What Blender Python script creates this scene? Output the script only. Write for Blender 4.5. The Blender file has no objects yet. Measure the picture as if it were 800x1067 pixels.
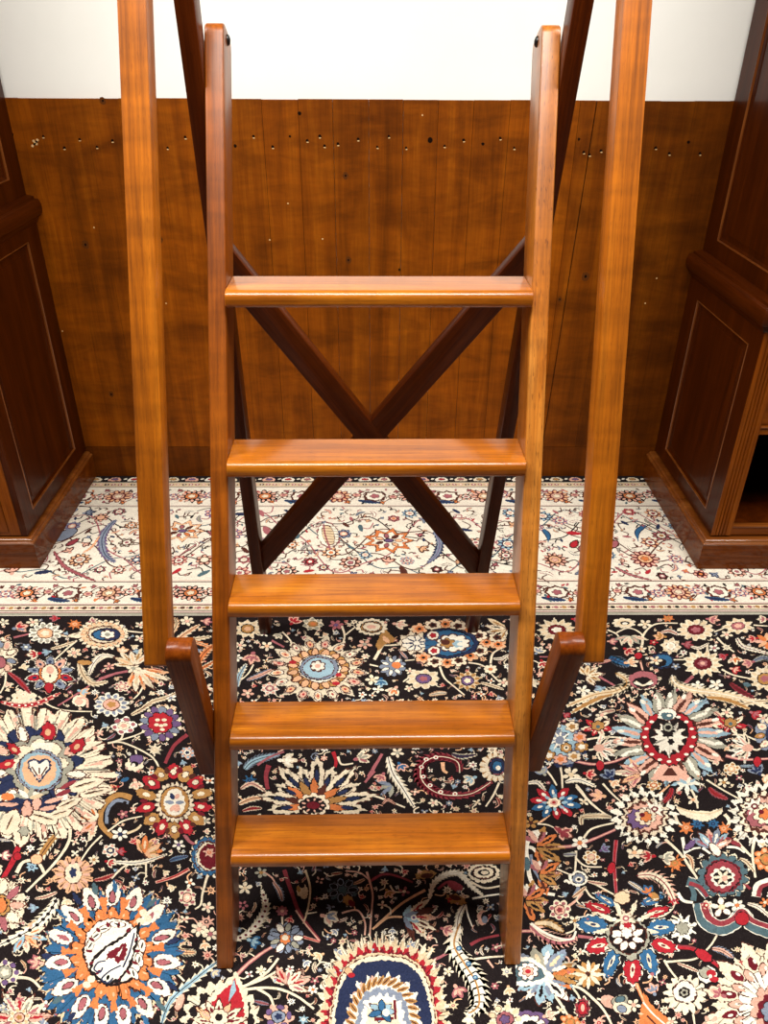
import bpy, bmesh, math, random
from math import sin, cos, pi, radians, sqrt, atan2
from mathutils import Vector, Matrix

C = bpy.context.scene.collection
scene = bpy.context.scene

# ------------------------------------------------------------------ helpers
def lin(c):
    out = []
    for v in c[:3]:
        v /= 255.0
        out.append(v / 12.92 if v <= 0.04045 else ((v + 0.055) / 1.055) ** 2.4)
    return (out[0], out[1], out[2], 1.0)

def new_mat(name):
    m = bpy.data.materials.new(name)
    m.use_nodes = True
    nt = m.node_tree
    return m, nt, nt.nodes, nt.links, nt.nodes['Principled BSDF']

def ramp(N, stops):
    r = N.new('ShaderNodeValToRGB')
    el = r.color_ramp.elements
    while len(el) < len(stops):
        el.new(0.5)
    for e, (p, c) in zip(el, stops):
        e.position = p
        e.color = c
    return r

def mixc(N, L, mode, fac, a, b):
    n = N.new('ShaderNodeMix')
    n.data_type = 'RGBA'
    n.blend_type = mode
    if isinstance(fac, (int, float)):
        n.inputs[0].default_value = fac
    else:
        L.new(fac, n.inputs[0])
    for s, v in ((6, a), (7, b)):
        if isinstance(v, tuple):
            n.inputs[s].default_value = v
        else:
            L.new(v, n.inputs[s])
    return n.outputs[2]

def noise(N, L, vec, scale, detail=4.0, rough=0.55, dist=0.0):
    mp = N.new('ShaderNodeMapping')
    mp.inputs['Scale'].default_value = scale
    L.new(vec, mp.inputs['Vector'])
    n = N.new('ShaderNodeTexNoise')
    n.inputs['Scale'].default_value = 1.0
    n.inputs['Detail'].default_value = detail
    n.inputs['Roughness'].default_value = rough
    n.inputs['Distortion'].default_value = dist
    L.new(mp.outputs[0], n.inputs['Vector'])
    return n.outputs['Fac']

def wood(name, dark, mid, light, rough=0.26, coat=0.25, streak=1.0, fleck=0.35, curl=0.25, spec=0.5, crough=0.16):
    """grain runs along the first component of the vertex attribute 'grain' (metres)"""
    m, nt, N, L, bs = new_mat(name)
    at = N.new('ShaderNodeAttribute'); at.attribute_name = 'grain'
    v = at.outputs['Vector']
    broad = noise(N, L, v, (1.6, 22, 22), 5, 0.6, 0.6)
    col = ramp(N, [(0.25, lin(dark)), (0.5, lin(mid)), (0.76, lin(light))])
    L.new(broad, col.inputs[0])
    fine = noise(N, L, v, (7, 240, 240), 3, 0.6)
    rf = ramp(N, [(0.33, (0.45, 0.4, 0.36, 1)), (0.62, (1.18, 1.16, 1.12, 1))])
    L.new(fine, rf.inputs[0])
    c1 = mixc(N, L, 'MULTIPLY', 0.55 * streak, col.outputs[0], rf.outputs[0])
    cur = noise(N, L, v, (34, 6, 6), 2, 0.5, 0.4)
    rc = ramp(N, [(0.35, (0.72, 0.7, 0.68, 1)), (0.65, (1.22, 1.2, 1.17, 1))])
    L.new(cur, rc.inputs[0])
    c2 = mixc(N, L, 'MULTIPLY', curl, c1, rc.outputs[0])
    fl = noise(N, L, v, (60, 420, 420), 2, 0.5)
    rr = ramp(N, [(0.60, (1, 1, 1, 1)), (0.68, (0.45, 0.38, 0.34, 1))])
    L.new(fl, rr.inputs[0])
    c3 = mixc(N, L, 'MULTIPLY', fleck, c2, rr.outputs[0])
    L.new(c3, bs.inputs['Base Color'])
    bs.inputs['Roughness'].default_value = rough
    bs.inputs['Coat Weight'].default_value = coat
    bs.inputs['Coat Roughness'].default_value = crough
    bs.inputs['Specular IOR Level'].default_value = spec
    bp = N.new('ShaderNodeBump'); bp.inputs['Strength'].default_value = 0.08
    bp.inputs['Distance'].default_value = 0.002
    L.new(fine, bp.inputs['Height']); L.new(bp.outputs[0], bs.inputs['Normal'])
    return m

def flat(name, c, rough=0.5, spec=0.5):
    m, nt, N, L, bs = new_mat(name)
    bs.inputs['Base Color'].default_value = lin(c)
    bs.inputs['Roughness'].default_value = rough
    bs.inputs['Specular IOR Level'].default_value = spec
    return m

M_STEP = wood('ladder_wood', (92, 42, 2), (136, 69, 5), (166, 92, 14), curl=0.5, coat=0.6, rough=.45, spec=.15, crough=.32)
M_RAIL = wood('handrail_wood', (118, 60, 4), (162, 88, 8), (194, 114, 20), curl=0.5, coat=0.6, rough=.45, spec=.15, crough=.28)
M_TREAD = wood('tread_wood', (130, 66, 4), (164, 90, 8), (194, 118, 22), rough=0.4, curl=0.2, coat=1.0, spec=.15)
M_PALE = wood('flecked_wood', (120, 66, 10), (164, 94, 20), (206, 138, 56), fleck=0.85, curl=0.5, coat=1.0, rough=.42, spec=.2, crough=.30)
M_DARK = wood('shaded_red_wood', (62, 21, 1), (80, 31, 2), (98, 42, 4), curl=0.2, coat=0.2, rough=.42, spec=.1)  # darker copy of the ladder wood; rear frame's shade partly in the colour
M_ARM = wood('support_wood', (84, 34, 3), (108, 48, 5), (126, 62, 10), curl=0.2, coat=0.22, rough=.42, spec=.06, crough=.2)
M_CAB = wood('bookcase_mahogany', (46, 15, 1), (62, 22, 1), (78, 32, 3), rough=0.42, coat=0.25, curl=0.1, fleck=0.2, spec=.06, crough=.14)
M_PLINTH = wood('bookcase_plinth_mahogany', (72, 30, 2), (96, 44, 4), (116, 60, 9), rough=0.42, coat=0.3, curl=0.1, fleck=0.2, spec=.06, crough=.1)
M_CABF = wood('lit_front_mahogany', (84, 38, 2), (114, 55, 4), (136, 72, 10), rough=0.42, coat=0.2, curl=0.1, fleck=0.2, spec=.1)  # lighter copy of the case wood; light on the fronts put into the colour
M_BEAD = wood('polished_highlight_moulding', (84, 40, 8), (112, 58, 16), (134, 78, 30), rough=0.3, coat=1.0, curl=0.05, fleck=0.1, spec=.4, crough=.12)  # glossy, and paler than the case wood: edge highlights partly in the colour
M_BOLT = flat('black_bolt', (14, 11, 10), 0.35)
M_HOLE = flat('nail_hole', (20, 9, 4), 0.9, 0.05)
M_CHIP = flat('nail_chip', (205, 165, 110), 0.7)
M_KNOT = flat('knot', (84, 42, 6), 0.7, 0.1)

GR = {}
def axes(a):
    """row vectors so that grain = R @ p with first component along unit vector a"""
    a = Vector(a).normalized()
    b = Vector((0, 0, 1)) if abs(a.z) < 0.9 else Vector((1, 0, 0))
    b = (b - a * b.dot(a)).normalized()
    c = a.cross(b)
    return Matrix((a, b, c))

def finish(name, bm, mats, parent=None, grain=(0, 0, 1), seed=None, post=None, bevel=0.0, seg=2, smooth=True):
    """link a bmesh as ONE mesh object, storing the wood grain coordinates"""
    bm.normal_update()
    if bevel > 0:
        es = [e for e in bm.edges if len(e.link_faces) == 2 and e.calc_face_angle(0) > 0.35]
        bmesh.ops.bevel(bm, geom=es, offset=bevel, segments=seg, profile=0.5, affect='EDGES', clamp_overlap=True)
    bmesh.ops.recalc_face_normals(bm, faces=bm.faces[:])
    me = bpy.data.meshes.new(name)
    R = axes(grain)
    rnd = random.Random(name + str(seed))
    off = Vector((rnd.uniform(0, 50), rnd.uniform(0, 50), rnd.uniform(0, 50)))
    lay = bm.verts.layers.float_vector.new('grain')
    for v in bm.verts:
        v[lay] = R @ v.co + off
    if post:
        for v in bm.verts:
            v.co = Vector(post(v.co))
    bm.to_mesh(me); bm.free()
    for mm in (mats if isinstance(mats, (list, tuple)) else [mats]):
        me.materials.append(mm)
    if smooth:
        for p in me.polygons: p.use_smooth = True
        me.set_sharp_from_angle(angle=radians(32))
    o = bpy.data.objects.new(name, me)
    C.objects.link(o)
    if parent: o.parent = parent
    return o

def prism(bm, pts, ext):
    """closed solid: polygon pts (3D) pushed along vector ext"""
    ext = Vector(ext)
    a = [bm.verts.new(Vector(p)) for p in pts]
    b = [bm.verts.new(Vector(p) + ext) for p in pts]
    n = len(a)
    bm.faces.new(a); bm.faces.new(list(reversed(b)))
    for i in range(n):
        bm.faces.new((a[i], b[i], b[(i + 1) % n], a[(i + 1) % n]))
    return a + b

def box(bm, x0, x1, y0, y1, z0, z1):
    return prism(bm, [(x0, y0, z0), (x1, y0, z0), (x1, y1, z0), (x0, y1, z0)], (0, 0, z1 - z0))

def empty(name, loc, label, cat, group=None):
    o = bpy.data.objects.new(name, None)
    C.objects.link(o); o.location = loc
    o.empty_display_size = 0.2
    o['label'] = label; o['category'] = cat
    if group: o['group'] = group
    return o

def structure(o, label=None):
    o['kind'] = 'structure'
    if label: o['label'] = label
    return o

# ------------------------------------------------------------------ camera
CAM = dict(f=822.231, th=radians(31.8298), yaw=radians(0.695179), roll=radians(0.326779), x=0.0158813, z=1.5)
cd = bpy.data.cameras.new('camera'); cam = bpy.data.objects.new('camera', cd); C.objects.link(cam)
cd.sensor_fit = 'VERTICAL'; cd.sensor_height = 24.0; cd.lens = CAM['f'] / 1067 * 24.0
cd.clip_start = 0.02
cam.matrix_world = (Matrix.Translation((CAM['x'], 0, CAM['z'])) @ Matrix.Rotation(-CAM['yaw'], 4, 'Z')
                    @ Matrix.Rotation(pi / 2 - CAM['th'], 4, 'X') @ Matrix.Rotation(CAM['roll'], 4, 'Z'))
scene.camera = cam

# ------------------------------------------------------------------ room
YW = 2.687
def plaster():
    m, nt, N, L, bs = new_mat('white_plaster')
    tc = N.new('ShaderNodeTexCoord')
    n = noise(N, L, tc.outputs['Object'], (3, 3, 3), 5, 0.6)
    r = ramp(N, [(0.3, lin((239, 238, 231))), (0.7, lin((244, 243, 237)))])
    L.new(n, r.inputs[0]); L.new(r.outputs[0], bs.inputs['Base Color'])
    bs.inputs['Roughness'].default_value = 0.85
    n2 = noise(N, L, tc.outputs['Object'], (40, 40, 40), 4, 0.6)
    b = N.new('ShaderNodeBump'); b.inputs['Strength'].default_value = 0.05; b.inputs['Distance'].default_value = 0.004
    L.new(n2, b.inputs['Height']); L.new(b.outputs[0], bs.inputs['Normal'])
    return m
M_PLASTER = plaster()

bm = bmesh.new(); box(bm, -3.2, 3.2, YW + 0.016, YW + 0.15, -0.012, 2.9)
structure(finish('wall_back', bm, M_PLASTER), 'white plaster wall above the plank wainscot')
bm = bmesh.new(); box(bm, -3.2, 3.2, -3.0, YW + 0.15, 2.9, 3.0)
structure(finish('ceiling', bm, flat('ceiling_paint', (132, 122, 106), .9, .1)))
M_FLOOR = wood('floor_boards', (84, 50, 26), (112, 70, 38), (134, 88, 52), rough=0.4)
bm = bmesh.new(); box(bm, -3.2, 3.2, -3.0, YW + 0.15, -0.06, -0.0101)
structure(finish('floor', bm, M_FLOOR, grain=(1, 0, 0)))

# wainscot of vertical stained boards, with nail holes and knots
def wainscot_mat():
    m, nt, N, L, bs = new_mat('stained_planks')
    at = N.new('ShaderNodeAttribute'); at.attribute_name = 'grain'
    tint = N.new('ShaderNodeAttribute'); tint.attribute_name = 'tint'
    v = at.outputs['Vector']
    tc = N.new('ShaderNodeTexCoord')
    o = tc.outputs['Object']
    g = noise(N, L, v, (1.2, 14, 14), 5, 0.6, 0.8)
    col = ramp(N, [(0.25, lin((94, 45, 2))), (0.5, lin((124, 61, 3))), (0.78, lin((150, 81, 8)))])
    L.new(g, col.inputs[0])
    # uneven stain: cloudy, wider than tall
    st = noise(N, L, o, (3.2, 3, 8.5), 5, 0.62, 0.9)
    rs = ramp(N, [(0.3, (0.5, 0.47, 0.44, 1)), (0.52, (0.98, 0.98, 0.98, 1)), (0.72, (1.2, 1.18, 1.12, 1))])
    L.new(st, rs.inputs[0])
    c = mixc(N, L, 'MULTIPLY', 0.8, col.outputs[0], rs.outputs[0])
    # saw ripple across the boards
    rp = noise(N, L, o, (7, 5, 30), 3, 0.6, 0.6)
    rr = ramp(N, [(0.36, (0.66, 0.64, 0.6, 1)), (0.6, (1.1, 1.1, 1.08, 1))])
    L.new(rp, rr.inputs[0])
    c = mixc(N, L, 'MULTIPLY', 0.5, c, rr.outputs[0])
    fi = noise(N, L, v, (10, 260, 260), 3, 0.6)
    rf = ramp(N, [(0.35, (0.6, 0.56, 0.5, 1)), (0.6, (1.1, 1.08, 1.05, 1))])
    L.new(fi, rf.inputs[0])
    c = mixc(N, L, 'MULTIPLY', 0.35, c, rf.outputs[0])
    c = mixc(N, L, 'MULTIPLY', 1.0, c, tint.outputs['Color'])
    L.new(c, bs.inputs['Base Color'])
    bs.inputs['Roughness'].default_value = 0.5
    bs.inputs['Specular IOR Level'].default_value = 0.1
    b = N.new('ShaderNodeBump'); b.inputs['Strength'].default_value = 0.15; b.inputs['Distance'].default_value = 0.003
    L.new(rp, b.inputs['Height']); L.new(b.outputs[0], bs.inputs['Normal'])
    return m
M_PLANK = wainscot_mat()

def proj_ray(u, v):
    a, b = u - 400.0, v - 533.5
    r = CAM['roll']
    a, b = a * cos(r) + b * sin(r), -a * sin(r) + b * cos(r)
    xr, uu = a / CAM['f'], -b / CAM['f']
    t, y = CAM['th'], CAM['yaw']
    yf = cos(t) + uu * sin(t); Z = -sin(t) + uu * cos(t)
    return xr * cos(y) + yf * sin(y), -xr * sin(y) + yf * cos(y), Z
def wall_pt(u, v):                 # measured point of the photograph -> (x, z) on the wainscot
    X, Y, Z = proj_ray(u, v); t = YW / Y
    return CAM['x'] + X * t, 1.5 + Z * t
def floor_pt(u, v):                # measured point of the photograph -> (x, y) on the rug
    X, Y, Z = proj_ray(u, v); t = -1.5 / Z
    return CAM['x'] + X * t, Y * t

rnd = random.Random(5)
ZT, ZB = 1.300, 0.126
bm = bmesh.new()
edges = [(-3.2, -3.2)]
x = -3.1
seams = [-0.981, -0.868, -0.762, -0.655, -0.548, -0.440, -0.330, -0.220, -0.115, -0.005, 0.100, 0.207, 0.315, 0.426, 0.532, 0.638]
while x < -1.03:
    edges.append((x, x)); x += 0.107
edges += [(s, s) for s in seams]
edges.append((0.688, 0.652))
edges += [(s, s) for s in (0.777, 0.884, 0.990, 1.10)]
x = 1.207
while x < 3.15:
    edges.append((x, x)); x += 0.107
edges.append((3.2, 3.2))
tl = bm.verts.layers.float_color.new('tint')
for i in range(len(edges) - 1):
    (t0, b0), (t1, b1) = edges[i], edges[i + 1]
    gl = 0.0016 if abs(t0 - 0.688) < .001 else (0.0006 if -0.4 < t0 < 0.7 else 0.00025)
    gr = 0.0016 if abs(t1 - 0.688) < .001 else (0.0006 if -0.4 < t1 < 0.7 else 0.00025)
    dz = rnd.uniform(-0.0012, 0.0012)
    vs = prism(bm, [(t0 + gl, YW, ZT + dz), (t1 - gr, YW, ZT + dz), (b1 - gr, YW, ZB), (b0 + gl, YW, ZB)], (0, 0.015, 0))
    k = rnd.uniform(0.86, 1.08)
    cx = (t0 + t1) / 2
    if cx > 0.69: k *= 0.86 if cx < .78 else 0.62       # boards right of the wide seam are tinted darker
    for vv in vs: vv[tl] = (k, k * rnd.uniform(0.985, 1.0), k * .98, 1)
# flush skirting board in the same planking
vs = box(bm, -3.2, 3.2, YW - 0.0015, YW + 0.015, -0.012, ZB - 0.0012)
for vv in vs: vv[tl] = (0.6, 0.58, 0.56, 1)
def wall_disc(u, v, r, mi, dy=0.0006, sx=1.0, sz=1.0, dx=0, dzz=0, n=10):
    cx, cz = wall_pt(u, v)
    pts = []
    for k in range(n):
        a = 2 * pi * k / n
        q = r * rnd.uniform(0.85, 1.15)
        pts.append((cx + dx + q * sx * cos(a), YW - dy, cz + dzz + q * sz * sin(a)))
    vs = prism(bm, pts, (0, dy + 0.002, 0))
    for f in set(f for q in vs for f in q.link_faces): f.material_index = mi
    for q in vs: q[tl] = (1, 1, 1, 1)
holes = [(245,152),(264,142),(284,153),(302,142),(320,146.5),(333,142),(338,152),(352,150),(373,145),(393,153),(405,142),(423,154),
         (463,152),(483,146),(503,150),(521,144),(535.5,154),(13,140),(45,142),(67,154),(83,145),(101,153),(117,146.5),(174.5,154),(193,143),
         (603,145),(608,158.5),(614,161),(626,157),(683,154),(697,160),(729,160),(717,148)]
for h in holes:
    wall_disc(*h, rnd.uniform(0.0034, 0.0048), 1)
    if rnd.random() < 0.75:
        wall_disc(h[0] + 0.4, h[1] + 1.7, 0.0028, 2, dy=0.0008, sx=1.3, sz=0.6)
for h, r in (((448, 146), .0075), ((312, 118), .0055), ((416, 281), .0045)): wall_disc(*h, r, 1)
for u, v in ((35, 147), (38, 150), (34, 152), (39, 146), (36.5, 149)): wall_disc(u, v, .004, 2)
for u, v in ((36, 150), (38, 147.5)): wall_disc(u, v, .0035, 1, dy=.0009)
for (u, v), r in (((610, 288), .013), ((583, 312), .008), ((89, 255), .011), ((167, 250), .009), ((116, 411), .009), ((107, 105), .009), ((360, 183), .009), ((363, 271), .010)):
    wall_disc(u, v, r, 3, dy=.0004, sz=1.2, n=16)
    wall_disc(u, v, r * .35, 1, dy=.0006, sz=1.2, n=10)
for u, v in ((98, 237), (281, 250), (300, 212), (173, 316), (65, 345), (684, 290), (672, 316), (336, 249), (440, 120), (637, 111)):
    wall_disc(u, v, .0025, 2)
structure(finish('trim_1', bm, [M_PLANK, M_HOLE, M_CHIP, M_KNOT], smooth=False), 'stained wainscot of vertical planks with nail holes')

# ------------------------------------------------------------------ library steps
steps = empty('library_steps', (0, 1.2, 0), 'brown wooden library step ladder with five treads and two handrails standing on the rug', 'step ladder')
steps.rotation_euler = (0, 0, 0.0068)
LEAN = 0.0202
def lad(co): return (co.x + LEAN * co.z, co.y - 1.2, co.z)
S = 0.44568
def ys(z): return 0.8037 + S * z
def yr(z): return 1.7516 - 0.2268 * z
def arc(cy, cz, r, a0, a1, n, ry=None):
    return [(cy + r * cos(a0 + (a1 - a0) * i / n), cz + r * sin(a0 + (a1 - a0) * i / n)) for i in range(n + 1)]
def rounded_end(A, B, s, w, r, n=6):
    """outline of a bar end: A front edge, B back edge at the tip, s unit vector towards the tip (y,z)"""
    out = []
    A, B = Vector(A), Vector(B); s = Vector(s); q = (B - A).normalized()
    for k in range(n + 1):
        a = pi / 2 * k / n
        out.append(A + q * (r - r * cos(a)) + s * (-r + r * sin(a)))
    for k in range(n + 1):
        a = pi / 2 * (1 - k / n)
        out.append(B - q * (r - r * cos(a)) + s * (-r + r * sin(a)))
    return [tuple(p) for p in out]
sl = Vector((S, 1)).normalized(); nl = Vector((sl.y, -sl.x))
WO, WI = 0.2839, 0.2534
def stringer(x0, x1, mat, seed):
    A = Vector((ys(1.493), 1.493)); D = 0.080
    tip = rounded_end(A + sl * .012, A + nl * D + sl * .012, sl, D, 0.020)
    poly = [(ys(0) + D / sl.y, 0.0), (ys(0), 0.0)] + tip
    bm = bmesh.new(); prism(bm, [(x0, y, z) for y, z in poly], (x1 - x0, 0, 0))
    return finish('stringer', bm, mat, steps, (0, S, 1), seed, lad, bevel=0.0035, seg=3)
st_l = stringer(-WO, -WI, M_STEP, 1)
st_r = stringer(WI, WO, M_PALE, 2)
st_r['label'] = 'paler stringer with dark flecked grain'
def dome(bm, c, axis, r, h, n=20):
    axis = Vector(axis); u = Vector((0, 1, 0)); w = axis.cross(u)
    rings = []
    for k in range(6):
        a = pi / 2 * k / 5
        rr, hh = r * cos(a), h * sin(a)
        if k == 5:
            rings.append([bm.verts.new(Vector(c) + axis * h)]); break
        rings.append([bm.verts.new(Vector(c) + axis * hh + (u * cos(2 * pi * i / n) + w * sin(2 * pi * i / n)) * rr) for i in range(n)])
    bm.faces.new(rings[0][::-1])
    for a, b in zip(rings, rings[1:]):
        for i in range(n):
            if len(b) == 1: bm.faces.new((a[i], a[(i + 1) % n], b[0]))
            else: bm.faces.new((a[i], a[(i + 1) % n], b[(i + 1) % n], b[i]))
for st, xx, ax in ((st_l, -WI, 1), (st_r, WI, -1)):
    bm = bmesh.new(); dome(bm, (xx, ys(1.474) + .043, 1.474), (ax, 0, 0), 0.0085, 0.005)
    o = finish('bolt', bm, M_BOLT, st, post=lad); o['label'] = 'black round bolt head'
TREADS = [0.2185, 0.4235, 0.645, 0.8685, 1.1255]
for i, zt in enumerate(TREADS):
    th = 0.027
    y0 = ys(zt) - 0.021; y1 = ys(zt) + 0.074
    r1, r2 = 0.014, 0.007
    poly = arc(y0 + r1, zt - r1, r1, pi / 2, pi, 7) + arc(y0 + r2, zt - th + r2, r2, pi, 3 * pi / 2, 5) + [(y1, zt - th), (y1, zt)]
    bm = bmesh.new(); prism(bm, [(-WI - .0002, y, z) for y, z in poly], (2 * WI + .0004, 0, 0))
    finish('tread', bm, M_TREAD, steps, (1, 0, 0), i * 7 + 1, lad, bevel=0.0012, seg=1)
# rear frame
sr = Vector((-0.2268, 1)).normalized(); nr = Vector((sr.y, -sr.x))
def rear_leg(x0, x1, seed):
    D = 0.050; zt = 1.80
    A = Vector((yr(zt), zt))
    tip = rounded_end(A, A + nr * D, sr, D, 0.020)
    poly = [(yr(0) + D / sr.y, 0.0), (yr(0), 0.0)] + tip
    bm = bmesh.new(); prism(bm, [(x0, y, z) for y, z in poly], (x1 - x0, 0, 0))
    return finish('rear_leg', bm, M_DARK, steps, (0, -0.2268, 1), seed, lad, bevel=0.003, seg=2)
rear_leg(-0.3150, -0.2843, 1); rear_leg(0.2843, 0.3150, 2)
def brace(x0, z0, x1, z1, off, seed):
    dx, dz = x1 - x0, z1 - z0
    h = 0.027
    k = h * sqrt(dx * dx + dz * dz) / abs(dx)
    pts = []
    for px, pz in ((x0, z0 - k), (x1, z1 - k), (x1, z1 + k), (x0, z0 + k)):
        pts.append((px, yr(pz) + off, pz))
    bm = bmesh.new(); prism(bm, pts, (0, nr.x * 0.028, nr.y * 0.028))
    finish('cross_brace', bm, M_DARK, steps, (dx, -0.2268 * dz, dz), seed, lad, bevel=0.002, seg=2)
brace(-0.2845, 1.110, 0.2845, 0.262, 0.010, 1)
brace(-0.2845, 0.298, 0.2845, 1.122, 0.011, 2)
# handrails and the short arms that carry them
SH = 0.386
def yh(z): return 0.934 + SH * (z - 0.6366)
sh = Vector((SH, 1)).normalized(); nh = Vector((sh.y, -sh.x))
def handrail(x0, x1, dy, mat, seed):
    D = 0.041; z1 = 1.86; z0 = 0.634
    A = Vector((yh(z1) + dy, z1)); B = Vector((yh(z0) + dy, z0))
    tip = rounded_end(A, A + nh * D, sh, D, 0.018)
    bot = rounded_end(B + nh * D, B, -sh, D, 0.006, 3)
    bm = bmesh.new(); prism(bm, [(x0, y, z) for y, z in bot + tip], (x1 - x0, 0, 0))
    o = finish('handrail', bm, mat, steps, (0, SH, 1), seed, lad, bevel=0.003, seg=3)
    return o
handrail(-0.3640, -0.3249, 0, M_RAIL, 5); handrail(0.3249, 0.3640, 0, M_RAIL, 9)
sa = Vector((-0.262, 1)).normalized(); na = Vector((sa.y, -sa.x))
def arm(x0, x1, dz, seed):
    D = 0.043; z1, z0 = 0.676 + dz, 0.272
    def ya(z): return 0.921 - 0.262 * (z - 0.645)
    A = Vector((ya(z1), z1)); B = Vector((ya(z0), z0))
    tip = rounded_end(A, A + na * D, sa, D, 0.019, 7)
    bot = rounded_end(B + na * D, B, -sa, D, 0.015, 4)
    bm = bmesh.new(); prism(bm, [(x0, y, z) for y, z in bot + tip], (x1 - x0, 0, 0))
    finish('handrail_support', bm, M_ARM, steps, (0, -0.262, 1), seed, lad, bevel=0.0025, seg=2)
arm(-0.3246, -0.2842, 0.0, 1); arm(0.2842, 0.3246, 0.008, 2)

# ------------------------------------------------------------------ bookcases
def rect_sweep(bm, prof, x0, x1, y0, y1):
    """closed moulding: profile of (outset, z) run round front and both sides, flat at the back"""
    rings = []
    for o, z in prof:
        rings.append([bm.verts.new((x0 - o, y0 - o, z)), bm.verts.new((x1 + o, y0 - o, z)), bm.verts.new((x1 + o, y1, z)), bm.verts.new((x0 - o, y1, z))])
    bm.faces.new(rings[0][::-1]); bm.faces.new(rings[-1])
    for a, b in zip(rings, rings[1:]):
        for i in range(4):
            bm.faces.new((a[i], a[(i + 1) % 4], b[(i + 1) % 4], b[i]))

def framed(bm, P, a0, a1, b0, b1, sa0, sa1, sb0, sb1, t=0.020, rec=0.009, bead=None):
    """frame-and-panel face; P(a,b,d) maps width, height and depth (d>0 inwards) into space"""
    def slab(p0, p1, q0, q1, d0, d1):
        prism(bm, [P(p0, q0, d0), P(p1, q0, d0), P(p1, q1, d0), P(p0, q1, d0)], Vector(P(0, 0, d1)) - Vector(P(0, 0, d0)))
    slab(a0, a0 + sa0, b0, b1, 0, t); slab(a1 - sa1, a1, b0, b1, 0, t)
    slab(a0 + sa0, a1 - sa1, b0, b0 + sb0, 0, t); slab(a0 + sa0, a1 - sa1, b1 - sb1, b1, 0, t)
    i0, i1, j0, j1 = a0 + sa0, a1 - sa1, b0 + sb0, b1 - sb1
    def ringset(lst):
        rs = []
        for m, d in lst:
            rs.append([bm.verts.new(P(i0 + m, j0 + m, d)), bm.verts.new(P(i1 - m, j0 + m, d)), bm.verts.new(P(i1 - m, j1 - m, d)), bm.verts.new(P(i0 + m, j1 - m, d))])
        for a, b in zip(rs, rs[1:]):
            for k in range(4): bm.faces.new((a[k], a[(k + 1) % 4], b[(k + 1) % 4], b[k]))
        return rs
    # bead moulding, sunk margin, raised field
    prof = [(0, 0.001), (0.0003, -0.0010), (0.0012, -0.0021), (0.0023, -0.0023), (0.0033, -0.0014), (0.0038, 0.0005), (0.0040, 0.0045)]
    tail = [(0.0040, 0.0045), (0.012, rec * .8), (0.030, rec * .62), (0.031, rec * .45)]
    if bead is None:
        rs = ringset(prof + tail[1:])
    else:
        main = bm; bm = bead; ringset(prof); bm = main
        rs = ringset(tail)
    bm.faces.new(rs[-1])
    return

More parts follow.
